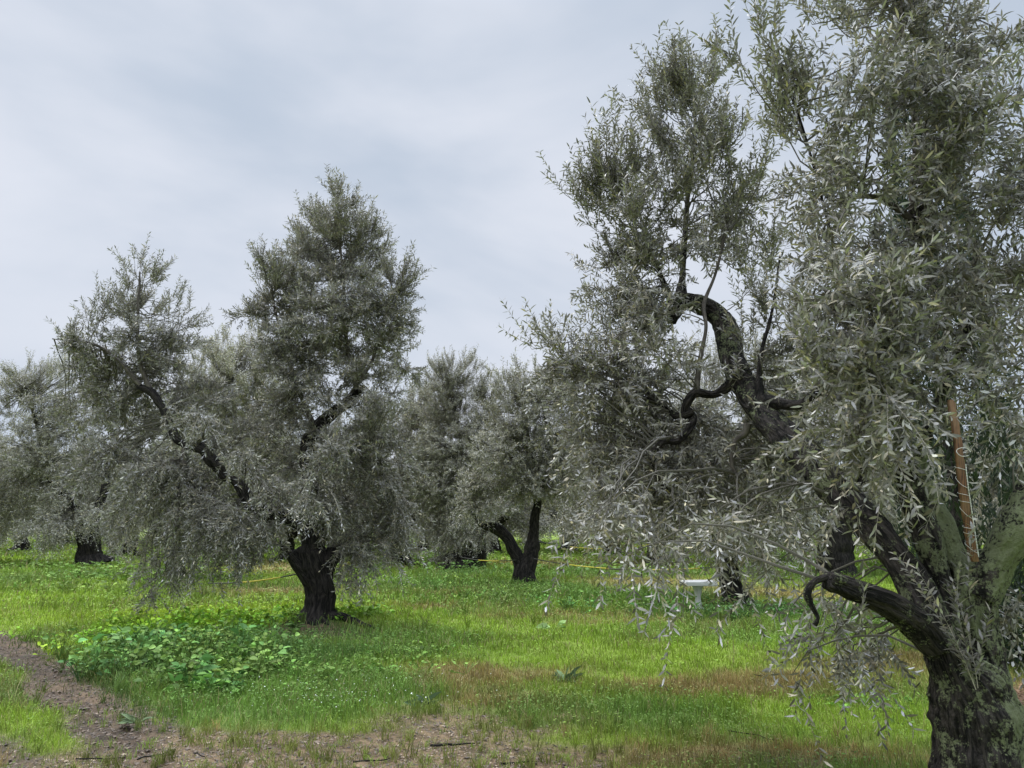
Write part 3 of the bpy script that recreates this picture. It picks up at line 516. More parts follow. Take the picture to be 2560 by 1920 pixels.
px_tree('middle olive tree with a long leaning left limb, standing behind the weed patch', (795, 1572),
  [('trunk', [(790, 1600, 165), (794, 1562, 104), (802, 1510, 68), (800, 1460, 66), (792, 1420, 70), (784, 1385, 66), (786, 1350, 44)]),
   ('limb', [(792, 1445, 60), (760, 1412, 50), (735, 1382, 40)]),
   ('limb', [(786, 1360, 40), (767, 1318, 38), (735, 1303, 30), (696, 1290, 28, -.1), (655, 1277, 28, -.2), (625, 1257, 30, -.3), (605, 1222, 32, -.3), (585, 1203, 22, -.3), (558, 1190, 24, -.35), (530, 1151, 30, -.4), (508, 1123, 27, -.4), (470, 1112, 22, -.4), (440, 1090, 22, -.4), (418, 1050, 20, -.4), (396, 1010, 18, -.4), (373, 978, 20, -.4), (345, 965, 12, -.4)]),
   ('limb', [(788, 1420, 66), (784, 1340, 48), (772, 1270, 42), (775, 1180, 38), (770, 1120, 40), (784, 1085, 36), (812, 1050, 30), (850, 1020, 26), (885, 995, 24), (908, 965, 16)]),
   ('limb', [(800, 1450, 50), (828, 1400, 46), (832, 1372, 26)]),
   ('limb', [(900, 985, 14), (870, 880, 10), (862, 760, 9), (852, 640, 7), (845, 520, 5)]),
   ('limb', [(790, 1080, 14), (740, 960, 10), (700, 820, 7), (680, 720, 5)]),
   ('limb', [(850, 1025, 12), (930, 900, 9), (970, 780, 6), (1000, 700, 4)]),
   ('limb', [(380, 985, 14, -.4), (350, 900, 9, -.4), (345, 780, 7, -.4), (350, 680, 4, -.4)]),
   ('limb', [(350, 965, 12, -.4), (290, 900, 8, -.4), (230, 860, 6, -.4), (130, 845, 3, -.4)]),
   ('limb', [(780, 1180, 16), (850, 1120, 10), (930, 1140, 7), (980, 1200, 5)]),
   ('limb', [(460, 1115, 12, -.4), (455, 1160, 9, -.5), (455, 1215, 7, -.5)])],
  [(845, 505, 48, 40, 'up', .8), (840, 560, 85, 50, 'up', .9), (740, 620, 50, 40, 'up', .8), (930, 615, 50, 40, 'up', .8), (830, 730, 100, 60, 'mix', 1.0), (760, 720, 60, 50, 'mix', .8), (930, 725, 60, 50, 'mix', .9), (620, 800, 40, 40, 'mix', .8), (1030, 900, 30, 50, 'mix', .7), (610, 1150, 45, 35, 'hang', .45, 10.5), (500, 1060, 40, 35, 'hang', .45, 10.3), (680, 1240, 40, 30, 'hang', .4, 10.6), (430, 1040, 40, 30, 'arch', .45, 10.3), (600, 1090, 60, 50, 'mix', .8, 11.6), (830, 1150, 60, 60, 'arch', .9, 10.4), (790, 1240, 50, 40, 'hang', .5, 10.4), (520, 1010, 60, 50, 'mix', .8, 11.6), (775, 590, 60, 55, 'up', .9), (890, 610, 80, 55, 'up', .9), (690, 680, 55, 50, 'up', .9), (780, 680, 90, 60, 'up', 1.1), (900, 690, 90, 60, 'up', 1.0), (985, 685, 55, 45, 'up', .7),
   (700, 760, 70, 60, 'mix', 1.0), (800, 780, 100, 60, 'mix', 1.1), (920, 780, 90, 60, 'mix', 1.1), (1000, 770, 45, 50, 'mix', .7), (690, 850, 60, 50, 'mix', 1.0), (790, 880, 100, 60, 'mix', 1.2), (900, 880, 90, 60, 'mix', 1.0), (970, 850, 50, 60, 'mix', .9),
   (700, 950, 70, 60, 'mix', 1.0), (820, 970, 90, 55, 'mix', 1.0), (940, 960, 70, 60, 'mix', .7), (700, 1050, 60, 70, 'arch', 1.0), (850, 1110, 100, 60, 'arch', 1.2), (960, 1060, 70, 70, 'mix', .9), (940, 1170, 90, 70, 'arch', 1.2), (840, 1210, 80, 70, 'hang', 1.0),
   (900, 1280, 90, 70, 'hang', 1.1), (990, 1270, 60, 70, 'hang', .9), (930, 1370, 80, 50, 'hang', .8), (870, 1420, 35, 45, 'hang', .5), (1005, 1380, 35, 50, 'hang', .4), (700, 1170, 60, 60, 'arch', .9), (690, 1250, 50, 50, 'hang', .8),
   (350, 680, 45, 45, 'up', .5), (330, 770, 80, 50, 'up', .7), (245, 780, 35, 50, 'up', .5), (440, 790, 45, 50, 'up', .5), (330, 850, 100, 45, 'mix', .9), (460, 870, 50, 50, 'mix', .9), (235, 870, 70, 30, 'mix', .8), (140, 850, 50, 12, 'up', .6),
   (280, 940, 90, 60, 'mix', 1.1), (400, 940, 80, 50, 'mix', 1.0), (220, 1030, 70, 60, 'arch', .9), (320, 1060, 80, 70, 'arch', 1.1), (460, 1040, 60, 40, 'mix', .7), (260, 1160, 80, 70, 'arch', .9), (380, 1180, 80, 70, 'hang', 1.1), (480, 1230, 80, 60, 'hang', 1.0),
   (360, 1290, 80, 60, 'hang', 1.1), (480, 1330, 90, 60, 'hang', 1.1), (590, 1320, 80, 60, 'hang', 1.0), (420, 1410, 70, 50, 'hang', .9), (560, 1400, 80, 35, 'hang', .6), (660, 1370, 60, 40, 'hang', .7), (390, 1480, 20, 30, 'hang', .5)],
  11, (0.078, 0.0175), 4.6, twr=.004, bs=1.05, roots=((0.95, -0.25, 1, .05), (-0.5, -0.1, 1, .06), (0.25, -0.35, 1, .05), (-0.3, 0.5, 1, .06)), space=0.024)

# ================================================================== mid-distance trees seen between and behind them
LF = (0.085, 0.021)
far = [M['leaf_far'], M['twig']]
px_tree('olive tree with a V shaped trunk and yellow rope tied to it', (1315, 1462),
  [('trunk', [(1312, 1475, 70), (1312, 1455, 58), (1312, 1430, 50), (1322, 1400, 40)]),
   ('limb', [(1318, 1440, 42), (1290, 1390, 30), (1272, 1350, 26), (1240, 1322, 26), (1205, 1310, 20), (1175, 1260, 13)]),
   ('limb', [(1318, 1430, 44), (1328, 1370, 34), (1335, 1320, 24), (1345, 1250, 20), (1345, 1215, 26), (1375, 1180, 18), (1392, 1135, 15), (1390, 1080, 8)]),
   ('limb', [(1348, 1230, 12), (1325, 1120, 8), (1312, 1020, 5)]), ('limb', [(1390, 1140, 8), (1365, 1060, 5), (1350, 980, 4)])],
  [(1275, 960, 45, 40, 'up', .9), (1350, 980, 70, 55, 'up', 1), (1410, 1010, 50, 60, 'up', 1), (1290, 1050, 60, 60, 'up', 1.1), (1370, 1080, 70, 60, 'mix', 1), (1240, 1130, 50, 60, 'mix', .9), (1320, 1150, 70, 60, 'mix', 1), (1420, 1140, 50, 60, 'mix', 1),
   (1260, 1200, 60, 45, 'mix', 1.2), (1200, 1220, 40, 40, 'mix', 1), (1215, 1270, 35, 20, 'hang', .9), (1170, 1270, 30, 25, 'hang', .9), (1340, 1200, 60, 40, 'mix', 1), (1430, 1190, 50, 45, 'hang', 1.0), (1290, 1225, 50, 25, 'hang', .9), (1400, 1230, 40, 30, 'hang', .6)],
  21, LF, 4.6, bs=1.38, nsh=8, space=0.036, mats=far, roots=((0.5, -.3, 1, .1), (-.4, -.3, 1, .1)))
px_tree('olive tree with a broad dark twin footed trunk just left of the V shaped tree', (1165, 1422),
  [('trunk', [(1165, 1440, 130), (1172, 1410, 90), (1182, 1380, 60), (1178, 1340, 40)]), ('limb', [(1140, 1425, 50), (1125, 1410, 40), (1150, 1380, 40), (1165, 1350, 30)]),
   ('limb', [(1180, 1360, 40), (1200, 1320, 22), (1185, 1260, 22), (1178, 1190, 18), (1172, 1150, 22), (1145, 1125, 26), (1130, 1165, 10)]), ('limb', [(1165, 1140, 14), (1140, 1040, 8), (1120, 950, 5)]), ('limb', [(1175, 1200, 10), (1210, 1080, 6), (1230, 980, 4)])],
  [(1110, 940, 40, 40, 'up', .9), (1160, 950, 50, 50, 'up', 1), (1090, 1020, 50, 60, 'up', 1), (1180, 1030, 60, 60, 'up', 1.1), (1230, 1000, 40, 50, 'up', .8), (1110, 1110, 60, 60, 'mix', 1.1), (1200, 1110, 60, 60, 'mix', 1), (1080, 1200, 50, 60, 'mix', 1), (1150, 1210, 70, 60, 'mix', 1.1),
   (1110, 1290, 60, 50, 'hang', 1.1), (1180, 1300, 50, 50, 'hang', 1.1), (1140, 1360, 50, 40, 'hang', 1)],
  22, LF, 4.6, bs=1.38, nsh=8, space=0.036, mats=far, roots=((0.6, -.3, 1, .14), (-.8, -.3, 1, .14)))
px_tree('small trunked olive tree with a long surface root far left in the grass', (225, 1414),
  [('trunk', [(228, 1412, 90), (225, 1390, 56), (222, 1350, 46), (212, 1310, 36)]), ('limb', [(222, 1350, 36), (240, 1290, 24), (262, 1220, 18), (270, 1150, 10)]), ('limb', [(218, 1330, 30), (180, 1260, 20), (120, 1190, 16), (80, 1120, 10)]),
   ('limb', [(125, 1190, 10), (90, 1060, 7), (60, 960, 4)])],
  [(60, 950, 45, 40, 'up', .8), (30, 1020, 60, 60, 'up', 1.1), (120, 960, 50, 50, 'up', .7), (110, 1040, 60, 60, 'mix', .9), (190, 930, 50, 50, 'up', .8), (200, 1040, 60, 70, 'mix', .9), (50, 1130, 70, 60, 'mix', 1), (150, 1150, 70, 60, 'mix', 1), (60, 1230, 70, 60, 'hang', 1.1), (160, 1250, 70, 60, 'hang', 1.1),
   (100, 1320, 60, 35, 'hang', 1), (20, 1290, 50, 40, 'hang', 1), (250, 1180, 60, 60, 'hang', 1), (270, 1300, 50, 50, 'hang', .9), (170, 1320, 40, 30, 'hang', .7), (300, 1360, 30, 20, 'hang', .8)],
  23, (0.10, 0.026), 4.0, nsh=8, space=0.045, mats=far, roots=((1.4, -.6, 1, .16), (-.7, -.5, 1, .16)), dj=1.0, gscale=1.5)
px_tree('pale olive tree seen between the two crown halves of the middle tree', (438, 1452),
  [('trunk', [(440, 1462, 60), (438, 1420, 40), (445, 1370, 34)]), ('limb', [(442, 1380, 30), (490, 1300, 20), (540, 1200, 16), (560, 1080, 10), (570, 950, 5)]), ('limb', [(442, 1380, 30), (400, 1290, 18), (410, 1150, 10), (480, 1000, 6)]), ('limb', [(540, 1200, 14), (640, 1100, 9), (640, 960, 5)])],
  [(550, 880, 40, 40, 'up', 1), (620, 890, 50, 50, 'up', 1), (500, 950, 50, 50, 'up', .9), (580, 970, 60, 60, 'up', 1), (660, 980, 60, 60, 'up', 1), (520, 1060, 60, 60, 'mix', 1), (620, 1080, 70, 60, 'mix', 1.1), (700, 1090, 50, 60, 'mix', 1), (560, 1180, 70, 60, 'mix', 1.1), (660, 1200, 70, 60, 'mix', 1),
   (480, 1150, 50, 60, 'mix', 1), (420, 1060, 60, 60, 'mix', .9), (600, 1280, 60, 40, 'hang', .8), (420, 1280, 60, 60, 'hang', 1), (510, 1340, 60, 40, 'hang', .7)],
  24, LF, 5.5, nsh=8, space=0.036, mats=far, tint=(1.15, 1.15, 1.1), bs=1.4)
px_tree('olive tree standing right behind the white stone table', (1830, 1516),
  [('trunk', [(1838, 1530, 110), (1835, 1495, 62), (1825, 1450, 52), (1815, 1400, 46)]), ('limb', [(1820, 1420, 40), (1790, 1350, 28), (1760, 1270, 20), (1740, 1150, 12), (1750, 1000, 7)]), ('limb', [(1818, 1410, 40), (1850, 1330, 28), (1880, 1240, 20), (1900, 1120, 12), (1910, 960, 7)])],
  [(1750, 930, 70, 60, 'up', .5), (1860, 900, 90, 60, 'up', .8), (1960, 930, 70, 60, 'up', .8), (1720, 1030, 90, 70, 'mix', .7), (1840, 1030, 100, 70, 'mix', .9), (1950, 1060, 90, 80, 'mix', .9), (1680, 1150, 90, 80, 'mix', .8), (1800, 1160, 100, 80, 'mix', 1), (1930, 1180, 100, 80, 'mix', 1),
   (1700, 1280, 90, 70, 'hang', .8), (1820, 1290, 100, 70, 'hang', .9), (1940, 1300, 90, 70, 'hang', .8), (1870, 1400, 60, 50, 'hang', .5)],
  25, (0.075, 0.018), 3.6, nsh=9, space=0.032, mats=far, roots=((.55, -.35, 1, .14), (-.4, -.2, 1, .1), (.5, .4, 1, .1)))
px_tree('thick trunked olive tree seen past the sawn stub of the nearest tree', (2092, 1442),
  [('trunk', [(2092, 1455, 120), (2092, 1420, 84), (2090, 1370, 74), (2092, 1330, 60)]), ('limb', [(2092, 1350, 50), (2060, 1270, 30), (2040, 1150, 18), (2030, 1020, 8)]), ('limb', [(2092, 1350, 50), (2140, 1260, 30), (2170, 1130, 18), (2180, 1000, 8)])],
  [(2000, 980, 70, 60, 'up', 1), (2100, 960, 80, 60, 'up', 1), (2200, 980, 80, 60, 'up', 1), (2000, 1090, 80, 70, 'mix', 1), (2110, 1080, 80, 70, 'mix', 1), (2220, 1090, 80, 70, 'mix', 1), (1990, 1210, 70, 60, 'hang', 1), (2090, 1210, 80, 60, 'mix', 1), (2200, 1210, 80, 60, 'hang', 1), (1980, 1300, 60, 50, 'hang', .8), (2230, 1290, 60, 40, 'hang', .8)],
  26, LF, 4.0, nsh=8, space=0.036, mats=far, roots=((-.6, -.5, 1, .16), (.7, -.3, 1, .16)))

# ------------------------------------------------------------------ further rows of the grove: three kinds of tree, copied
def grove_tree(seed, label):
    rs = np.random.RandomState(seed); tr = empty('olive_tree', (0, 0, 0)); tag(tr, label, 'tree', 'olive trees of the grove'); mb = MB(); sk = []
    tube(mb, [(0, 0, -0.1), (0.03, 0, 0.35), (-0.04, 0.02, 0.8), (0.05, 0, 1.2)], [0.5, 0.30, 0.26, 0.24], 24, 0.08, 0.2, 0.12, seed, 0, .1, .03)
    for k in range(4):
        a = rs.uniform(0, 6.28); tube(mb, [(0, 0, 0.35), (0.45 * math.cos(a), 0.45 * math.sin(a), 0.08), (0.9 * math.cos(a), 0.9 * math.sin(a), -0.05)], [0.16, 0.12, 0.05], 12, 0.08, 0.2, 0.05, seed + k)
    mb.build('trunk', M['bark'], tr, True, hasbk=True)
    nl = 3; a0 = rs.uniform(0, 6.28); bl = []
    for k in range(nl):
        a = a0 + k * 2.1 + rs.uniform(-.3, .3); mb = MB(); c, s = math.cos(a), math.sin(a)
        pts = [(0, 0, 1.0), (0.35 * c, 0.35 * s, 1.5), (0.8 * c - .2 * s, 0.8 * s + .2 * c, 2.1), (1.1 * c, 1.1 * s, 2.9), (1.0 * c + .1 * s, 1.0 * s, 3.8), (1.1 * c, 1.1 * s, 5.0)]
        q, _ = tube(mb, pts, [0.2, 0.16, 0.13, 0.10, 0.06, 0.02], 14, 0.09, 0.2, 0.05, seed + 20 + k, 0, .1, .05); sk.append(q)
        mb.build('limb', M['bark'], tr, True, hasbk=True)
        top = rs.uniform(5.0, 6.3)
        bl.append(((1.0 * c, 1.0 * s, top), (.45, .45, .55), 'up', .9)); bl.append(((.9 * c, .9 * s, top - 1.0), (.75, .75, .7), 'up', 1.1)); bl.append(((1.1 * c, 1.1 * s, top - 2.0), (.9, .9, .75), 'mix', 1.1))
        bl.append(((1.5 * c + .5 * s, 1.5 * s - .5 * c, 2.6), (.8, .8, .7), 'mix', 1.1)); bl.append(((1.6 * c - .6 * s, 1.6 * s + .6 * c, 1.9), (.8, .8, .6), 'hang', 1.1)); bl.append(((1.9 * c, 1.9 * s, 1.4), (.6, .6, .5), 'hang', .9))
    bl.append(((0, 0, 4.6), (.9, .9, .8), 'up', .7)); bl.append(((0, 0, 3.2), (1.1, 1.1, .9), 'mix', .9)); bl.append(((0, 0, 2.2), (.8, .8, .6), 'mix', .7))
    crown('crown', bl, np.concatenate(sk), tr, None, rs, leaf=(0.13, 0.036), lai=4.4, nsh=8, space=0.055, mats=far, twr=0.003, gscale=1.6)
    return tr
GL = ['far olive tree in the rows at the back of the grove', 'far olive tree in the rows at the back of the grove', 'far olive tree in the rows at the back of the grove']
protos = [grove_tree(s, GL[i]) for i, s in enumerate((101, 102, 103))]
spots = [(-60, 36, 0, 1.0), (60, 40, 1, 1.0), (330, 34, 2, 0.95), (560, 36, 0, 1.05), (720, 30, 1, .95), (880, 32, 2, 1.0), (1000, 27, 0, 1.08), (1060, 38, 1, 1.0), (1230, 36, 2, 1.05), (1420, 39, 1, 1.0), (1530, 34, 2, 1.0), (1640, 27, 0, 1.0),
         (1760, 36, 2, 1.0), (1900, 30, 1, 1.0), (2010, 38, 0, 1.0), (2235, 25.5, 1, .95), (2330, 36, 0, 1.0), (2480, 30, 2, 1.0), (2620, 26, 1, 1.0), (-180, 27, 1, 1.0), (160, 50, 2, 1.15), (440, 50, 0, 1.1), (660, 48, 1, 1.1), (860, 50, 0, 1.1), (1140, 52, 2, 1.1), (1330, 50, 1, 1.1), (1500, 52, 2, 1.1),
         (1700, 50, 0, 1.1), (1950, 50, 1, 1.1), (2200, 50, 2, 1.1), (2500, 50, 0, 1.1), (2750, 44, 1, 1.1), (-200, 48, 0, 1.1)]
FL = {(1640, 27): 'olive tree with a broad dark foot just beyond the yellow rope', (2235, 25.5): 'olive tree whose root shows in the gap under the limbs of the nearest tree',
      (-60, 36): 'olive tree whose dark trunk shows at the left edge of the photo', (1000, 27): 'olive tree between the middle tree and the broad footed one, drooping to the grass',
      (60, 40): 'back row olive tree just left of the tree with the long surface root', (330, 34): 'back row olive tree behind the drooping left limb of the middle tree', (560, 36): 'back row olive tree in the gap left of the middle trunk',
      (720, 30): 'back row olive tree close to the left side of the middle trunk', (880, 32): 'back row olive tree behind the curtain of twigs right of the middle trunk', (1060, 38): 'back row olive tree left of the broad footed trunk',
      (1230, 36): 'back row olive tree in the gap between the broad footed and V shaped trunks', (1420, 39): 'back row olive tree just right of the V shaped trunk', (1530, 34): 'back row olive tree above the sagging middle of the yellow rope',
      (1760, 36): 'back row olive tree above the white stone table', (1900, 30): 'back row olive tree right of the tree behind the stone table', (2010, 38): 'back row olive tree just left of the stub of the nearest tree',
      (2330, 36): 'back row olive tree behind the forked limbs of the nearest tree', (2480, 30): 'back row olive tree behind the cypress', (2620, 26): 'olive tree beyond the right edge behind the shrub', (-180, 27): 'olive tree at the far left edge, crown cut by the frame'}
used = set(); rg = random.Random(4)
for px, d, k, s in spots:
    o = protos[k] if k not in used else copy_tree(protos[k]); used.add(k)
    q = P(px, 1300, d); o.location = (q[0], q[1], float(gz(q[0], q[1]))); o.rotation_euler = (0, 0, rg.uniform(0, 6.28)); o.scale = (s * rg.uniform(.95, 1.15), s * rg.uniform(.95, 1.15), s * rg.uniform(.86, 1.0))
    o['label'] = FL.get((px, d), 'hindmost olive tree closing the view at the back of the grove')
    o['group'] = 'olive trees of the grove'

# ------------------------------------------------------------------ cypress behind the nearest tree
rs = np.random.RandomState(71); cyx, cyy = Gp(2440, 1650); cyo = np.array([cyx, cyy, 0.0])
cy = empty('cypress_tree', cyo); tag(cy, 'tall narrow dark green cypress behind the nearest olive tree', 'tree')
mb = MB(); tube(mb, [cyo + [0, 0, -.1], cyo + [0.02, 0, 1.5], cyo + [0, .02, 4], cyo + [0, 0, 8.2]], [0.16, 0.12, 0.09, 0.02], 16, 0.1, 0.12, 0.08, 3); mb.build('trunk', M['bark'], cy, True, cyo, hasbk=True)
mb = MB(); n = 5200; zz = rs.uniform(0.12, 8.6, n); prof = np.interp(zz, [0.1, .5, 2, 5, 7.5, 8.7], [0.35, 0.62, 0.66, 0.52, 0.3, 0.03]); th = rs.uniform(0, 2 * math.pi, n)
lump = 1 + 0.22 * vnoise(np.stack([np.cos(th) * 2.2, np.sin(th) * 2.2, zz * 1.6], -1), 8); rad = prof * lump * rs.uniform(0.45, 1, n) ** 0.5
s0 = cyo + np.stack([np.cos(th) * rad, np.sin(th) * rad, zz], -1); dd = nrm(np.stack([np.cos(th) * .35, np.sin(th) * .35, np.ones(n)], -1) + rs.normal(size=(n, 3)) * .2)
for k in range(9):
    a = rs.normal(size=(n, 3)); d2 = nrm(dd + nrm(a) * 0.55); l = rs.uniform(.05, .11, n); c = np.ones((n, 4)); c[:, :3] *= rs.uniform(.5, 1.5, (n, 1))
    leaves(mb, s0 + dd * rs.uniform(-.04, .12, (n, 1)), d2, nrm(np.cross(d2, a)), l, l * .22, c, 0)
mb.build('crown', [M['leaf_dark']], cy, origin=cyo)
# evergreen shrub at its foot
rs = np.random.RandomState(72); gx, gy = Gp(2560, 1668); so_ = np.array([gx, gy, 0.0]); sh = empty('shrub', so_); tag(sh, 'low dark evergreen shrub at the right edge beside the nearest trunk', 'shrub')
mb = MB(); n = 9000; q = nrm(rs.normal(size=(n, 3))); rr_ = (1 + .25 * vnoise(q * 3, 5)) * rs.uniform(.5, 1, n) ** .4; pos = so_ + [0, 0, .42] + q * rr_[:, None] * [.55, .5, .45]; pos[:, 2] = np.maximum(pos[:, 2], .02)
d2 = nrm(q + rs.normal(size=(n, 3)) * .7 + [0, 0, .3]); c = np.ones((n, 4)); c[:, :3] *= rs.uniform(.6, 1.7, (n, 1)); l = rs.uniform(.03, .055, n)
leaves(mb, pos, d2, nrm(rs.normal(size=(n, 3)) + [0, 0, 1]), l, l * .5, c, 0); mb.build('foliage', [M['leaf_dark']], sh, origin=so_)
mb = MB()
for k in range(9):
    a = rs.uniform(0, 6.28); tube(mb, [so_ + [0, 0, -.05], so_ + [.12 * math.cos(a), .12 * math.sin(a), .25], so_ + [.35 * math.cos(a), .3 * math.sin(a), .6]], [.02, .014, .005], 8, .05, .1, 0, k)
mb.build('stem', M['bark'], sh, True, so_, hasbk=True)

# ------------------------------------------------------------------ split wooden stake wound with white string, lodged in the near tree
m, t, b = mat('raw_wood'); tcn = nd(t, 'ShaderNodeTexCoord'); mp = nd(t, 'ShaderNodeMapping'); mp.inputs['Scale'].default_value = (14, 14, 1.6); t.links.new(tcn.outputs['Object'], mp.inputs[0])
wv = nd(t, 'ShaderNodeTexWave', i_Scale=2.0, i_Distortion=9.0, i_Detail=4.0, i_Detail_Scale=1.5); t.links.new(mp.outputs[0], wv.inputs['Vector'])
nn = nd(t, 'ShaderNodeTexNoise', i_Scale=7.0, i_Detail=5.0); t.links.new(tcn.outputs['Object'], nn.inputs['Vector'])
c1 = mixc(t, wv.outputs['Fac'], (0.21, 0.095, 0.045, 1), (0.07, 0.034, 0.02, 1)); rmp = nd(t, 'ShaderNodeMapRange', i_From_Min=0.45, i_From_Max=0.7); t.links.new(nn.outputs[0], rmp.inputs[0])
t.links.new(mixc(t, rmp.outputs[0], c1, (0.26, 0.155, 0.085, 1)), b.inputs['Base Color']); b.inputs['Roughness'].default_value = 0.7; M['wood'] = m
m, t, b = mat('white_string'); b.inputs['Base Color'].default_value = (0.75, 0.74, 0.70, 1); b.inputs['Roughness'].default_value = 0.8; M['string'] = m
SP_ = [P(2376, 1000, 3.78), P(2392, 1090, 3.78), P(2404, 1200, 3.80), P(2417, 1290, 3.83), P(2432, 1390, 3.87), P(2437, 1404, 3.88)]
sto = SP_[-1]; st = empty('wooden_stake', sto); tag(st, 'split brown wooden stake wound with white string in the fork of the nearest olive tree', 'stake')
cv, _ = catmull(SP_, [1] * 6, 0.02); n = len(cv); mb = MB(); rs = np.random.RandomState(9); V = []
for i, p in enumerate(cv):
    u = i / (n - 1); wv_ = (0.018 + .004 * u) * (0.62 if i == 0 else 1) * (0.8 if i == n - 1 else 1); tk = 0.011
    wob = 0.002 * math.sin(i * 1.3) + rs.normal() * .0006
    for ax, ay in ((-1, -.55), (-.8, -1), (.8, -1), (1, -.6), (1, .6), (.8, 1), (-.8, 1), (-1, .55)): V.append(p + [ax * wv_ + wob, ay * tk, 0])
V = np.array(V); ii = np.arange(n * 8).reshape(n, 8); j = np.roll(ii, -1, 1)
mb.add(V, [np.stack([ii[:-1], j[:-1], j[1:], ii[1:]], -1).reshape(-1, 4), ii[:1, ::-1], ii[-1:]]); mb.build('board', M['wood'], st, False, sto)
mb = MB(); tt = np.linspace(.40, .98, 420); pc = np.array([cv[min(n - 1, int(u * (n - 1)))] * (1 - (u * (n - 1)) % 1) + cv[min(n - 1, int(u * (n - 1)) + 1)] * ((u * (n - 1)) % 1) for u in tt])
ph = tt * 2 * math.pi * 15 + 2.2 * np.sin(tt * 31); sp_ = pc + np.stack([np.cos(ph) * .0275, np.sin(ph) * .0155, 0.004 * np.sin(ph * .5)], -1)
thin(mb, sp_[None], np.full((1, 420), .0011), 0, np.ones((1, 4)), 5)
e = pc[::4] + np.stack([np.full(105, .0245), np.full(105, -.008), np.zeros(105)], -1); thin(mb, e[None], np.full((1, 105), .0028) * (1 + .3 * np.sin(np.arange(105) * 2.0)), 0, np.ones((1, 4)), 5)
lp = P(2404, 1130, 3.76); a = np.linspace(0, 5.5, 30); lo = lp + np.stack([.035 * np.cos(a) + .01, .004 * np.sin(3 * a), .022 * np.sin(a)], -1); thin(mb, lo[None], np.full((1, 30), .0016), 0, np.ones((1, 4)), 5)
mb.build('string', M['string'], st, True, sto)

# ------------------------------------------------------------------ white stone table
m, t, b = mat('white_stone'); tcn = nd(t, 'ShaderNodeTexCoord'); nn = nd(t, 'ShaderNodeTexNoise', i_Scale=6.0, i_Detail=8.0, i_Roughness=.7); t.links.new(tcn.outputs['Object'], nn.inputs['Vector'])
rmp = nd(t, 'ShaderNodeMapRange', i_From_Min=0.52, i_From_Max=0.72); t.links.new(nn.outputs[0], rmp.inputs[0]); t.links.new(mixc(t, rmp.outputs[0], (0.60, 0.59, 0.56, 1), (0.22, 0.20, 0.16, 1)), b.inputs['Base Color']); b.inputs['Roughness'].default_value = .8; M['stone'] = m
bx, by = Gp(1748, 1530); bo = np.array([bx, by, 0.0]); bt = empty('stone_table', bo, 0.06); tag(bt, 'small low white stone table on one stubby leg beside a dark trunk', 'table')
def rbox(mb, lo, hi, bev, mat=0, jit=0.0, rs=np.random.RandomState(0)):
    import bmesh
    bm = bmesh.new(); bmesh.ops.create_cube(bm, size=1)
    for v in bm.verts: v.co = Vector([lo[i] + (v.co[i] + .5) * (hi[i] - lo[i]) for i in range(3)])
    bmesh.ops.bevel(bm, geom=bm.edges[:], offset=bev, segments=2, affect='EDGES')
    V = np.array([v.co[:] for v in bm.verts]) + rs.normal(size=(len(bm.verts), 3)) * jit
    for f in bm.faces: pass
    fs = {}
    for f in bm.faces: fs.setdefault(len(f.verts), []).append([v.index for v in f.verts])
    mb.add(V, [np.array(x) for x in fs.values()], mat); bm.free()
mb = MB(); rbox(mb, (-.28, -.19, .455), (.30, .19, .535), .012, jit=.004); mb.build('table_top', M['stone'], bt)
for sx_ in (-.01,):
    mb = MB(); q, _ = tube(mb, [(sx_, 0, -.04), (sx_, 0, .06), (sx_, 0, .10), (sx_, 0, .24), (sx_, 0, .36), (sx_, 0, .458)], [.10, .095, .065, .05, .065, .10], 20, .02, .04, 0, 4, 0, 0, 0, True, 0); mb.build('leg', M['stone'], bt, True)

# ------------------------------------------------------------------ yellow and black rope strung between the trunks
m, t, b = mat('rope'); a = attr(t, 'col'); t.links.new(a.outputs['Color'], b.inputs['Base Color']); b.inputs['Roughness'].default_value = .5; M['rope'] = m
def rope(a, b_, sag, label, seg=1.15, r=.011):
    n = 160; u = np.linspace(0, 1, n)[:, None]; c = a + (b_ - a) * u; c[:, 2] -= sag * 4 * (u * (1 - u))[:, 0]
    L_ = np.linalg.norm(b_ - a); mb = MB(); st_ = np.floor(np.arange(n) / n * L_ / seg).astype(int) % 2
    i = 0
    while i < n - 1:
        j = i
        while j < n - 1 and st_[j] == st_[i]: j += 1
        cc = c[i:j + 1]; k = len(cc)
        if k > 1: thin(mb, cc[None], np.full((1, k), r), 0, np.array([[.62, .50, .05, 1] if st_[i] else [.03, .03, .025, 1]]), 5)
        i = j
    o = mb.build('barrier_rope', M['rope'], None, True, origin=a); o.location = [float(x) for x in a]; tag(o, label, 'rope', 'yellow and black ropes strung between the trunks')
rope(P(1335, 1397, 17.9), P(1810, 1416, 14.0), .14, 'yellow and black rope running right from the V shaped trunk towards the stone table')
rope(P(1340, 1352, 26.0), P(1640, 1358, 26.5), .22, 'farther short yellow rope low between the trunks behind the lawn')
rope(P(520, 1458, 13.5), P(785, 1425, 11.4), .06, 'yellow rope stretched left from the trunk of the middle tree')
rope(P(1150, 1392, 21.0), P(1290, 1400, 18.2), .06, 'rope from the broad footed trunk to the V shaped trunk')

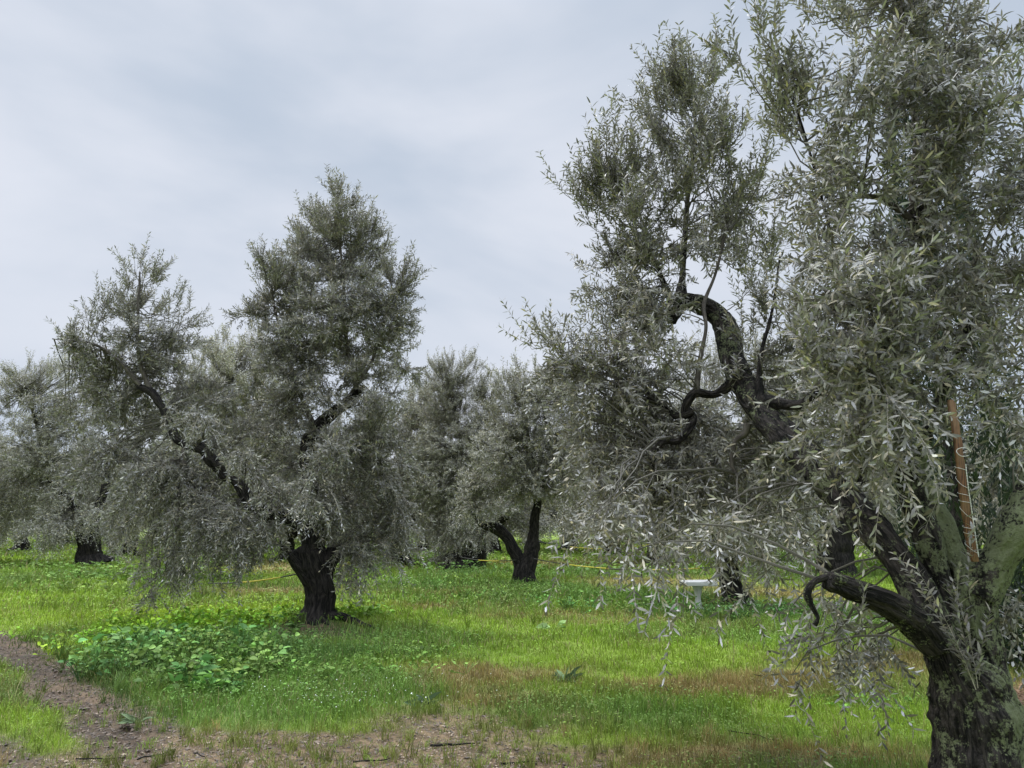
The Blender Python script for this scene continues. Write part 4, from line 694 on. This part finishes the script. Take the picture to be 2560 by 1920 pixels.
# ------------------------------------------------------------------ drifting leaf
lo_ = P(190, 752, 8.5); mb = MB(); aa = np.linspace(0, 1, 13); hw = .0075 * np.sin(np.pi * aa) ** .8; xs = (aa - .5) * .060
top = np.stack([xs, xs * 0 - .006, hw], -1); bot = np.stack([xs, xs * 0, -hw], -1); mid1 = np.stack([xs, xs * 0 - .009, xs * 0], -1); mid2 = np.stack([xs, xs * 0 + .002, xs * 0], -1)
ring = np.stack([top, mid1, bot, mid2], 1); ii = np.arange(52).reshape(13, 4); j = np.roll(ii, -1, 1)
c = np.ones(4); mb.add(ring + lo_, [np.stack([ii[:-1], j[:-1], j[1:], ii[1:]], -1).reshape(-1, 4)], 0, c)
o = mb.build('drifting_leaf', [M['leaf_dark']], None, False, lo_); o.location = [float(x) for x in lo_]; tag(o, 'single dark lens shaped speck hanging alone in the sky at the left', 'leaf')

# ================================================================== ground cover
rs = np.random.RandomState(42)
def scatter(y0, y1, dens, margin=1.0):
    n = int(dens * (y1 - y0) * ((y0 + y1) / 2 * 0.70 * 2 + 2 * margin)); y = rs.uniform(y0, y1, n * 1); x = rs.uniform(-1, 1, n) * (y * 0.70 + margin); return x, y
gm = MB()
def grass(y0, y1, dens, wd, hs, nb=1):
    x, y = scatter(y0, y1, dens); Wz = zones(x, y); kd = (Wz * KD).sum(-1); cl = 0.5 + 0.5 * f2(x, y, 3.5, 3, 90)
    keep = rs.uniform(size=len(x)) < kd * np.clip(0.45 + cl, .2, 1); x, y, Wz, cl = x[keep], y[keep], Wz[keep], cl[keep]; n = len(x)
    pick = (Wz.cumsum(-1) > rs.uniform(size=(n, 1))).argmax(-1)
    col = KCOL[pick] * 0.45 + (Wz @ KCOL) * 0.55; h = (Wz * KH).sum(-1) * hs * rs.uniform(.45, 1.6, n) * (0.6 + 0.9 * cl)
    col = col * rs.uniform(.55, 1.45, (n, 1)) * (1 + .22 * f2(x, y, .9, 3, 31) + .28 * f2(x, y, 5, 2, 33))[:, None]; dry = rs.uniform(size=n) < .07; col[dry] = np.array([.36, .30, .15]) * rs.uniform(.6, 1.2, (dry.sum(), 1))
    an = rs.uniform(0, 2 * math.pi, n); ln = rs.uniform(.05, .75, n); dx = np.cos(an) * ln * h; dy = np.sin(an) * ln * h; zz = gz(x, y, Wz) - .006
    sa = rs.uniform(0, math.pi, n); sx_ = np.cos(sa) * wd * .5; sy_ = np.sin(sa) * wd * .5 * .6
    b0 = np.stack([x - sx_, y - sy_, zz], -1); b1 = np.stack([x + sx_, y + sy_, zz], -1)
    m0 = np.stack([x - sx_ * .8 + dx * .4, y - sy_ * .8 + dy * .4, zz + h * .62], -1); m1 = np.stack([x + sx_ * .8 + dx * .4, y + sy_ * .8 + dy * .4, zz + h * .62], -1); tp = np.stack([x + dx, y + dy, zz + h * (1 - .25 * ln)], -1)
    o = np.arange(n)[:, None] * 5; c4 = np.concatenate([col, np.ones((n, 1))], -1)
    gm.add(np.stack([b0, b1, m1, m0, tp], 1), [o + np.array([[0, 1, 2, 3]]), o + np.array([[3, 2, 4]])], 0, np.repeat(c4, 5, axis=0))
grass(4.3, 6.5, 3800, .0042, 1.0); grass(6.5, 9.5, 2300, .0065, 1.05); grass(9.5, 14, 950, .011, 1.1); grass(14, 24, 300, .022, 1.25); grass(24, 60, 50, .05, 1.6)
def tufts(n, y0, y1, nb, hmin, hmax, kinds, wd, colf=None):
    x, y = scatter(y0, y1, 1.0); k = int(n * 4); y = rs.uniform(y0, y1, k); x = rs.uniform(-1, 1, k) * (y * .72 + .5); Wz = zones(x, y); wsum = Wz[:, kinds].sum(-1); kp = rs.uniform(size=k) < wsum; x, y, Wz = x[kp][:n], y[kp][:n], Wz[kp][:n]; n = len(x)
    hh = rs.uniform(hmin, hmax, n); cc = (Wz @ KCOL) * rs.uniform(.6, 1.2, (n, 1)) if colf is None else np.array(colf) * rs.uniform(.6, 1.3, (n, 1))
    X_ = np.repeat(x, nb) + rs.normal(size=n * nb) * .018; Y_ = np.repeat(y, nb) + rs.normal(size=n * nb) * .018; H_ = np.repeat(hh, nb) * rs.uniform(.5, 1.1, n * nb); Cc = np.repeat(cc, nb, axis=0) * rs.uniform(.7, 1.3, (n * nb, 1)); m_ = n * nb
    a = rs.uniform(0, 6.28, m_); l = rs.uniform(.1, .9, m_); dx, dy = np.cos(a) * l * H_, np.sin(a) * l * H_; Z_ = gz(X_, Y_, None) - .01; q = rs.uniform(0, math.pi, m_); ax, ay = np.cos(q) * wd / 2, np.sin(q) * wd / 2
    P_ = lambda u, w_, zz: np.stack([X_ + dx * u + ax * w_, Y_ + dy * u + ay * w_, Z_ + H_ * zz], -1)
    V = np.stack([P_(0, -1, 0), P_(0, 1, 0), P_(.3, .9, .55), P_(.3, -.9, .55), P_(.7, .6, .85), P_(.7, -.6, .85), P_(1.15, 0, .82)], 1); o = np.arange(m_)[:, None] * 7
    gm.add(V, [o + np.array([[0, 1, 2, 3]]), o + np.array([[3, 2, 4, 5]]), o + np.array([[5, 4, 6]])], 0, np.repeat(np.concatenate([Cc, np.ones((m_, 1))], -1), 7, axis=0))
tufts(700, 4.6, 9, 16, .07, .16, [1, 2, 5, 7], .005); tufts(420, 6, 11, 20, .14, .28, [2], .007); tufts(260, 4.5, 8, 18, .08, .18, [3], .004, (.36, .27, .11)); tufts(160, 4.6, 7, 12, .05, .1, [5, 6, 7], .004, (.24, .34, .06)); tufts(700, 11, 24, 14, .15, .32, [1, 2], .014); tufts(220, 4.6, 14, 3, .12, .3, [0, 1, 2, 3], .004, (.40, .33, .18))
tag(gm.build('grass', [M['grass']]), kind='stuff')

# low broad-leaved ground cover (clover and herbs) wherever the growth is dark green
hm = MB()
def herbs(y0, y1, dens, size, hh):
    x, y = scatter(y0, y1, dens); Wz = zones(x, y); g = Wz[:, 1] * .8 + Wz[:, 2] * 1.3 + Wz[:, 0] * .10 + Wz[:, 8] * .5
    keep = rs.uniform(size=len(x)) < g * np.clip(.3 + .9 * (0.5 + f2(x, y, 2.0, 3, 95)), 0, 1); x, y, Wz = x[keep], y[keep], Wz[keep]; n = len(x)
    h = (Wz * KH).sum(-1) * hh * rs.uniform(.5, 1.9, n); a = rs.uniform(0, 6.28, n); d = nrm(np.stack([np.cos(a), np.sin(a), rs.uniform(-.3, .5, n)], -1))
    l = size * rs.uniform(.6, 1.4, n); col = (Wz @ KCOL) * rs.uniform(.55, 1.15, (n, 1)) * [.9, 1.0, 1.0]; c4 = np.concatenate([col, np.ones((n, 1))], -1)
    p = np.stack([x, y, gz(x, y, Wz) + h], -1); leaves(hm, p, d, nrm(rs.normal(size=(n, 3)) * .35 + [0, 0, 1]), l, l * .62, c4, 0, True)
herbs(4.6, 8, 1700, .019, 1.0); herbs(8, 13, 800, .028, 1.1); herbs(13, 22, 230, .045, 1.3); herbs(22, 36, 50, .11, 1.8)
tag(hm.build('low_herbs', [M['weed']]), kind='stuff')

# broad-leaved weeds
def ovate(mb, pos, d, nv, ln, wd, col):
    """heart shaped cupped leaf, 8 outline points and a midrib"""
    side = nrm(np.cross(d, nv)); up = np.cross(side, d); n = len(pos); ln = ln[:, None]; wd = wd[:, None]
    T = [(0, 0), (.02, .28), (.28, .5), (.62, .42), (1.0, 0), (.62, -.42), (.28, -.5), (.02, -.28), (.30, 0), (.62, 0)]
    V = np.stack([pos + d * ln * a + side * wd * s + up * ln * (.16 * abs(s) * 2 * .6 - .16 * a * a) for a, s in T], 1); o = np.arange(n)[:, None] * 10
    mb.add(V, [o + np.array([[0, 8, 2, 1]]), o + np.array([[8, 9, 3, 2]]), o + np.array([[9, 4, 3]]), o + np.array([[0, 7, 6, 8]]), o + np.array([[8, 6, 5, 9]]), o + np.array([[9, 5, 4]])], 0, np.repeat(col, 10, axis=0))
def weed_plant(mb, rs, base, h, spread, nl, size, col, rosette=False):
    a = rs.uniform(0, 6.28, nl); tl = rs.uniform(.25, 1, nl) if not rosette else rs.uniform(.02, .3, nl); rad = spread * rs.uniform(.3, 1, nl) * (0.25 if rosette else 1)
    o = np.stack([np.cos(a), np.sin(a), a * 0], -1); end = base + o * rad[:, None] + np.stack([a * 0, a * 0, h * tl], -1)
    t = np.linspace(0, 1, 4)[None, :, None]; b0 = np.broadcast_to(base + np.zeros((nl, 3)), (nl, 3))
    cur = b0[:, None] * (1 - t) + end[:, None] * t; cur[:, 1:3, 2] += (h * .12 * tl)[:, None]; cs = np.tile(np.array([*(np.array(col) * .9), 1]), (nl, 1))
    thin(mb, cur, np.full((nl, 4), .0028), 0, cs, 3)
    d = nrm(o * 1.0 + np.array([0, 0, .25 if not rosette else .55]) + rs.normal(size=(nl, 3)) * .3); c = np.ones((nl, 4)); c[:, :3] = np.array(col) * rs.uniform(.6, 1.45, (nl, 1))
    l = size * rs.uniform(.4, 1.3, nl); ovate(mb, end, d, nrm(np.array([0, 0, 1.0]) - o * .2 + rs.normal(size=(nl, 3)) * .55), l, l * (.72 if not rosette else .34), c)
rs = np.random.RandomState(77); wm = MB()
def patch(px, py, rx, ry, n, h, size, col, nl=11, spread=.16):
    cx, cy_ = Gp(px, py)
    for _ in range(n):
        q = rs.normal(size=2) * .5; x, y = cx + q[0] * rx, cy_ + q[1] * ry
        weed_plant(wm, rs, np.array([x, y, float(gz(x, y))]), h * rs.uniform(.6, 1.2), spread, nl, size, np.array(col) * rs.uniform(.6, 1.5) * [rs.uniform(.8, 1.18), 1, rs.uniform(.8, 1.1)])
DG = (.145, .245, .055); MG = (.16, .26, .055); YG = (.25, .42, .04)
patch(450, 1665, 1.0, .9, 120, .36, .062, DG, 15); patch(340, 1640, .5, .5, 30, .30, .09, (.12, .23, .07), 12); patch(560, 1700, .6, .6, 36, .26, .07, DG, 12); patch(520, 1740, .35, .2, 12, .22, .075, (.11, .23, .05)); patch(310, 1690, .3, .3, 14, .2, .075, (.10, .2, .06)); patch(430, 1660, .9, .8, 24, .36, .10, (.13, .25, .07), 9); patch(640, 1680, .5, .3, 12, .2, .07, MG)
patch(430, 1590, 1.2, .9, 90, .28, .065, YG, 12); patch(560, 1560, .9, .7, 50, .24, .065, YG, 12); patch(700, 1560, .7, .6, 26, .22, .08, (.17, .29, .03)); patch(900, 1555, .5, .7, 22, .22, .08, (.17, .29, .03)); patch(270, 1610, .7, .8, 34, .16, .06, YG); patch(600, 1620, .9, .5, 26, .22, .065, (.17, .32, .05), 12)
patch(1030, 1650, .9, .8, 26, .10, .05, MG, 10); patch(960, 1640, .9, .6, 22, .12, .05, MG, 10); patch(700, 1700, .9, .5, 22, .16, .055, MG, 10); patch(800, 1680, 1.0, .6, 26, .14, .05, MG, 10)
patch(1200, 1500, 2.2, .9, 24, .2, .05, MG, 12); patch(1330, 1500, 1.8, .8, 30, .24, .045, MG, 12); patch(1100, 1470, 1.6, 1.0, 24, .3, .06, MG, 12); patch(1600, 1530, 2.0, .7, 44, .26, .055, (.10, .22, .05), 12); patch(1950, 1550, 1.8, .5, 36, .26, .055, (.09, .20, .05), 12)
patch(380, 1450, 2.5, 1.2, 50, .3, .11, MG, 9); patch(200, 1480, 2, 1, 20, .35, .09, MG, 9); patch(2200, 1760, .6, .5, 10, .06, .06, (.15, .28, .05), 7)
tag(wm.build('broadleaf_weeds', [M['weed']]), kind='stuff')
def single(name, label, px, py, h, spread, nl, size, col, ros=False):
    x, y = Gp(px, py); b0 = np.array([x, y, float(gz(x, y))]); mb = MB(); weed_plant(mb, rs, b0, h, spread, nl, size, col, ros)
    o = mb.build(name, [M['weed']], None, False, b0); o.location = [float(v) for v in b0]; tag(o, label, 'weed', 'single weeds in the short grass')
single('leafy_weed', 'upright pale leafy weed right in front of the middle tree trunk', 738, 1592, .42, .14, 26, .12, (.11, .19, .05), True)
single('leafy_weed', 'upright broad leaved weed at the front edge of the dark weed patch', 475, 1735, .34, .16, 20, .12, (.08, .19, .045))
single('rosette_weed', 'pale rosette of leaves in the middle of the bare brown lawn', 1415, 1706, .12, .25, 22, .15, (.13, .19, .09), True)
single('rosette_weed', 'small grey green rosette on the dirt below the weed patch', 340, 1812, .06, .2, 14, .11, (.13, .18, .09), True)
single('rosette_weed', 'rosette of narrow leaves between the dirt and the brown grass', 1065, 1765, .07, .2, 14, .12, (.07, .11, .05), True)
single('leafy_weed', 'tall narrow stemmed weed left of the middle trunk under the drooping twigs', 570, 1560, .7, .07, 30, .05, (.05, .11, .035), True)
single('leafy_weed', 'light green sprawling weed in the bright grass right of centre', 1385, 1578, .10, .2, 10, .12, (.2, .3, .1))

# white daisies
rs = np.random.RandomState(8); dm = MB(); xs, ys = [], []
for px, py, rx, ry, n in ((850, 1765, 1.1, .26, 120), (760, 1740, .9, .35, 60), (950, 1730, .6, .35, 40), (640, 1720, .5, .2, 14), (1100, 1700, .5, .3, 12)):
    x, y = Gp(px, py); xs.append(x + rs.normal(size=n) * rx * .5); ys.append(y + rs.normal(size=n) * ry * .6)
x = np.concatenate(xs); y = np.concatenate(ys); n = len(x); zt = gz(x, y) + rs.uniform(.05, .12, n); V = []; r_ = rs.uniform(.003, .0058, n)
tv = rs.normal(size=(n, 2)) * .4
for k in range(6): a = k * math.pi / 3; V.append(np.stack([x + r_ * math.cos(a), y + r_ * math.sin(a), zt + r_ * (tv[:, 0] * math.cos(a) + tv[:, 1] * math.sin(a) - .3)], -1))
o = np.arange(n)[:, None] * 6; m, t, b = mat('petal'); b.inputs['Base Color'].default_value = (.8, .8, .74, 1); M['petal'] = m
dm.add(np.stack(V, 1), [o + np.array([[0, 1, 2, 3, 4, 5]])], 0)
b0 = np.stack([x, y, zt - .09], -1); b1 = np.stack([x, y, zt], -1); thin(dm, np.stack([b0, (b0 + b1) / 2, b1], 1), np.full((n, 3), .0008), 1, np.tile([.1, .2, .05, 1], (n, 1)), 3)
tag(dm.build('daisies', [M['petal'], M['weed']]), kind='stuff')

# gravel, leaf litter, sticks
m, t, b = mat('pebble'); a = attr(t, 'col'); t.links.new(a.outputs['Color'], b.inputs['Base Color']); b.inputs['Roughness'].default_value = .7; M['pebble'] = m
x, y = scatter(4.4, 7.2, 900); Wz = zones(x, y); keep = rs.uniform(size=len(x)) < (Wz[:, KN.index('dirt')] + .25 * Wz[:, KN.index('mud')]) * np.clip(.5 + f2(x, y, 2, 2, 4), 0.05, 1); x, y, Wz = x[keep], y[keep], Wz[keep]; n = len(x)
q = np.array([(1, 0, 0), (0, 1, 0), (-1, 0, 0), (0, -1, 0), (0, 0, 1), (0, 0, -1), (.6, .6, .5), (-.6, .6, .5), (-.6, -.6, .5), (.6, -.6, .5)], float)
fc = np.array([(0, 6, 9), (0, 1, 6), (1, 7, 6), (1, 2, 7), (2, 8, 7), (2, 3, 8), (3, 9, 8), (3, 0, 9), (4, 6, 7), (4, 7, 8), (4, 8, 9), (4, 9, 6)])
sz = rs.uniform(.003, .010, n) * np.where(rs.uniform(size=n) < .04, 2.0, 1); V = q[None] * sz[:, None, None] * rs.uniform(.6, 1.3, (n, 1, 3)) * [1, 1, .6] * rs.uniform(.8, 1.2, (n, 10, 1)); V = V + np.stack([x, y, gz(x, y, Wz) + sz * .15], -1)[:, None]
c = np.ones((n, 4)); c[:, :3] = np.array([.26, .20, .14]) * rs.uniform(.5, 1.6, (n, 1)); o = np.arange(n)[:, None, None] * 10
pm_ = MB(); pm_.add(V, [(o + fc[None]).reshape(-1, 3)], 0, np.repeat(c, 10, axis=0)); xx0, yy0 = scatter(4.4, 9.0, 420); Wk = zones(xx0, yy0); kk_ = Wk[:, KN.index('mud')] * .9 + Wk[:, KN.index('soil')] * .9 + Wk[:, KN.index('dirt')] * .35; kp = rs.uniform(size=len(xx0)) < kk_; x, y, Wk = xx0[kp], yy0[kp], Wk[kp]; n = len(x)
sz = rs.uniform(.006, .020, n); V = q[None] * sz[:, None, None] * rs.uniform(.6, 1.3, (n, 1, 3)) * [1, 1, .55] * rs.uniform(.7, 1.25, (n, 10, 1)) + np.stack([x, y, gz(x, y, Wk) + sz * .1], -1)[:, None]
c = np.ones((n, 4)); c[:, :3] = np.array([.12, .088, .062]) * rs.uniform(.4, 1.5, (n, 1)); o = np.arange(n)[:, None, None] * 10; pm_.add(V, [(o + fc[None]).reshape(-1, 3)], 0, np.repeat(c, 10, axis=0))
tag(pm_.build('gravel', [M['pebble']]), kind='stuff')
lm = MB(); x, y = scatter(4.4, 13, 620); Wz = zones(x, y); k_ = (Wz * KB).sum(-1); cx, cy_ = Gp(760, 1590); k_ = k_ * np.where(y > 9, 2.0, .6) + 1.6 * np.exp(-(((x - cx) / .9) ** 2 + ((y - cy_) / .35) ** 2)); keep = rs.uniform(size=len(x)) < k_ * .95; x, y, Wz = x[keep], y[keep], Wz[keep]; n = len(x)
a = rs.uniform(0, 6.28, n); d = nrm(np.stack([np.cos(a), np.sin(a), rs.uniform(-.1, .35, n)], -1)); c = np.ones((n, 4)); c[:, :3] = np.array([.07, .055, .042]) * rs.uniform(.4, 2.6, (n, 1))
leaves(lm, np.stack([x, y, gz(x, y, Wz) + .006], -1), d, nrm(rs.normal(size=(n, 3)) * .4 + [0, 0, 1]), rs.uniform(.02, .055, n), rs.uniform(.004, .012, n), c, 0); tag(lm.build('leaf_litter', [M['pebble']]), kind='stuff')
def stick(px, py, ln, ang, r, label):
    x, y = Gp(px, py); mb = MB(); pts = []
    for i in range(6):
        u = i / 5 - .5; xx_, yy_ = x + math.cos(ang) * ln * u + rs.normal() * ln * .02, y + math.sin(ang) * ln * u + rs.normal() * ln * .02; pts.append((xx_, yy_, float(gz(xx_, yy_)) + r + .006 + abs(rs.normal()) * .006))
    tube(mb, pts, [r, r, r * .9, r * .8, r * .65, r * .4], 8, .02, .15, 0, int(px), 0, 0, 0)
    b0 = np.array([x, y, float(gz(x, y))]); o = mb.build('fallen_stick', M['bark'], None, True, b0, hasbk=True); o.location = [float(v) for v in b0]; tag(o, label, 'stick', 'sticks lying on the dirt')
stick(385, 1895, .22, .9, .005, 'thin bent stick on the dirt left of centre at the bottom edge'); stick(1130, 1868, .33, .12, .008, 'longest dark stick lying across the dirt at the bottom middle'); stick(500, 1893, .16, -.7, .004, 'short stick beside the bent one near the bottom edge')
stick(930, 1905, .25, .25, .007, 'dark stick at the bottom edge on pebbly dirt'); stick(1300, 1912, .24, .1, .006, 'thin stick near the bottom edge below the bright grass tuft'); stick(250, 1904, .3, .1, .005, 'long thin stick in the muddy track at the bottom left')
stick(1880, 1845, .42, -.75, .005, 'pale dry stalk lying in the brown grass at lower right')

# straw heap and stones at the right edge
rs = np.random.RandomState(15); hx, hy = Gp(2600, 1800); hm_ = MB(); n = 5000; q = nrm(rs.normal(size=(n, 3))); q[:, 2] = np.abs(q[:, 2]); pos = np.array([hx, hy, -.02]) + q * [.5, .38, .26] * rs.uniform(.85, 1.02, (n, 1)); a = rs.uniform(0, 6.28, n)
d = nrm(np.stack([np.cos(a), np.sin(a), rs.normal(size=n) * .3], -1)); c = np.ones((n, 4)); c[:, :3] = np.array([.24, .14, .085]) * rs.uniform(.4, 1.7, (n, 1)); leaves(hm_, pos, d, nrm(q + .2), rs.uniform(.06, .16, n), rs.uniform(.003, .006, n), c, 0)
tag(hm_.build('straw_heap', [M['pebble']]), kind='stuff')
m, t, b = mat('rock'); tcn = nd(t, 'ShaderNodeTexCoord'); nn = nd(t, 'ShaderNodeTexNoise', i_Scale=14.0, i_Detail=8.0, i_Roughness=.7); t.links.new(tcn.outputs['Object'], nn.inputs['Vector']); t.links.new(mixc(t, nn.outputs[0], (.05, .045, .035, 1), (.26, .22, .16, 1)), b.inputs['Base Color']); b.inputs['Roughness'].default_value = .9
bp = nd(t, 'ShaderNodeBump', i_Strength=.7, i_Distance=.02); t.links.new(nn.outputs[0], bp.inputs['Height']); t.links.new(bp.outputs[0], b.inputs['Normal']); M['rock'] = m
for px, py, r, lab in ((2552, 1850, .10, 'dark rounded stone beside the nearest trunk at the right edge'), (2575, 1905, .13, 'paler ochre stone at the right edge, below the dark one')):
    x, y = Gp(px, py); th, ph = np.meshgrid(np.linspace(0, 2 * math.pi, 20, endpoint=False), np.linspace(.02, math.pi - .02, 12)); q = np.stack([np.cos(th) * np.sin(ph), np.sin(th) * np.sin(ph), np.cos(ph)], -1)
    V = q * r * (1 + .22 * fbm(q * 1.7 + px, 3, 2))[..., None] * [1.2, .9, .75] + [x, y, r * .35]; ii = np.arange(240).reshape(12, 20); j = np.roll(ii, -1, 1); mb = MB(); mb.add(V, [np.stack([ii[:-1], ii[1:], j[1:], j[:-1]], -1).reshape(-1, 4), ii[:1], ii[-1:, ::-1]])
    o = mb.build('stone', M['rock'], None, True, (x, y, 0)); o.location = (x, y, 0); tag(o, lab, 'stone')
print('polys', sum(len(o.data.polygons) for o in C.objects if o.type == 'MESH'))
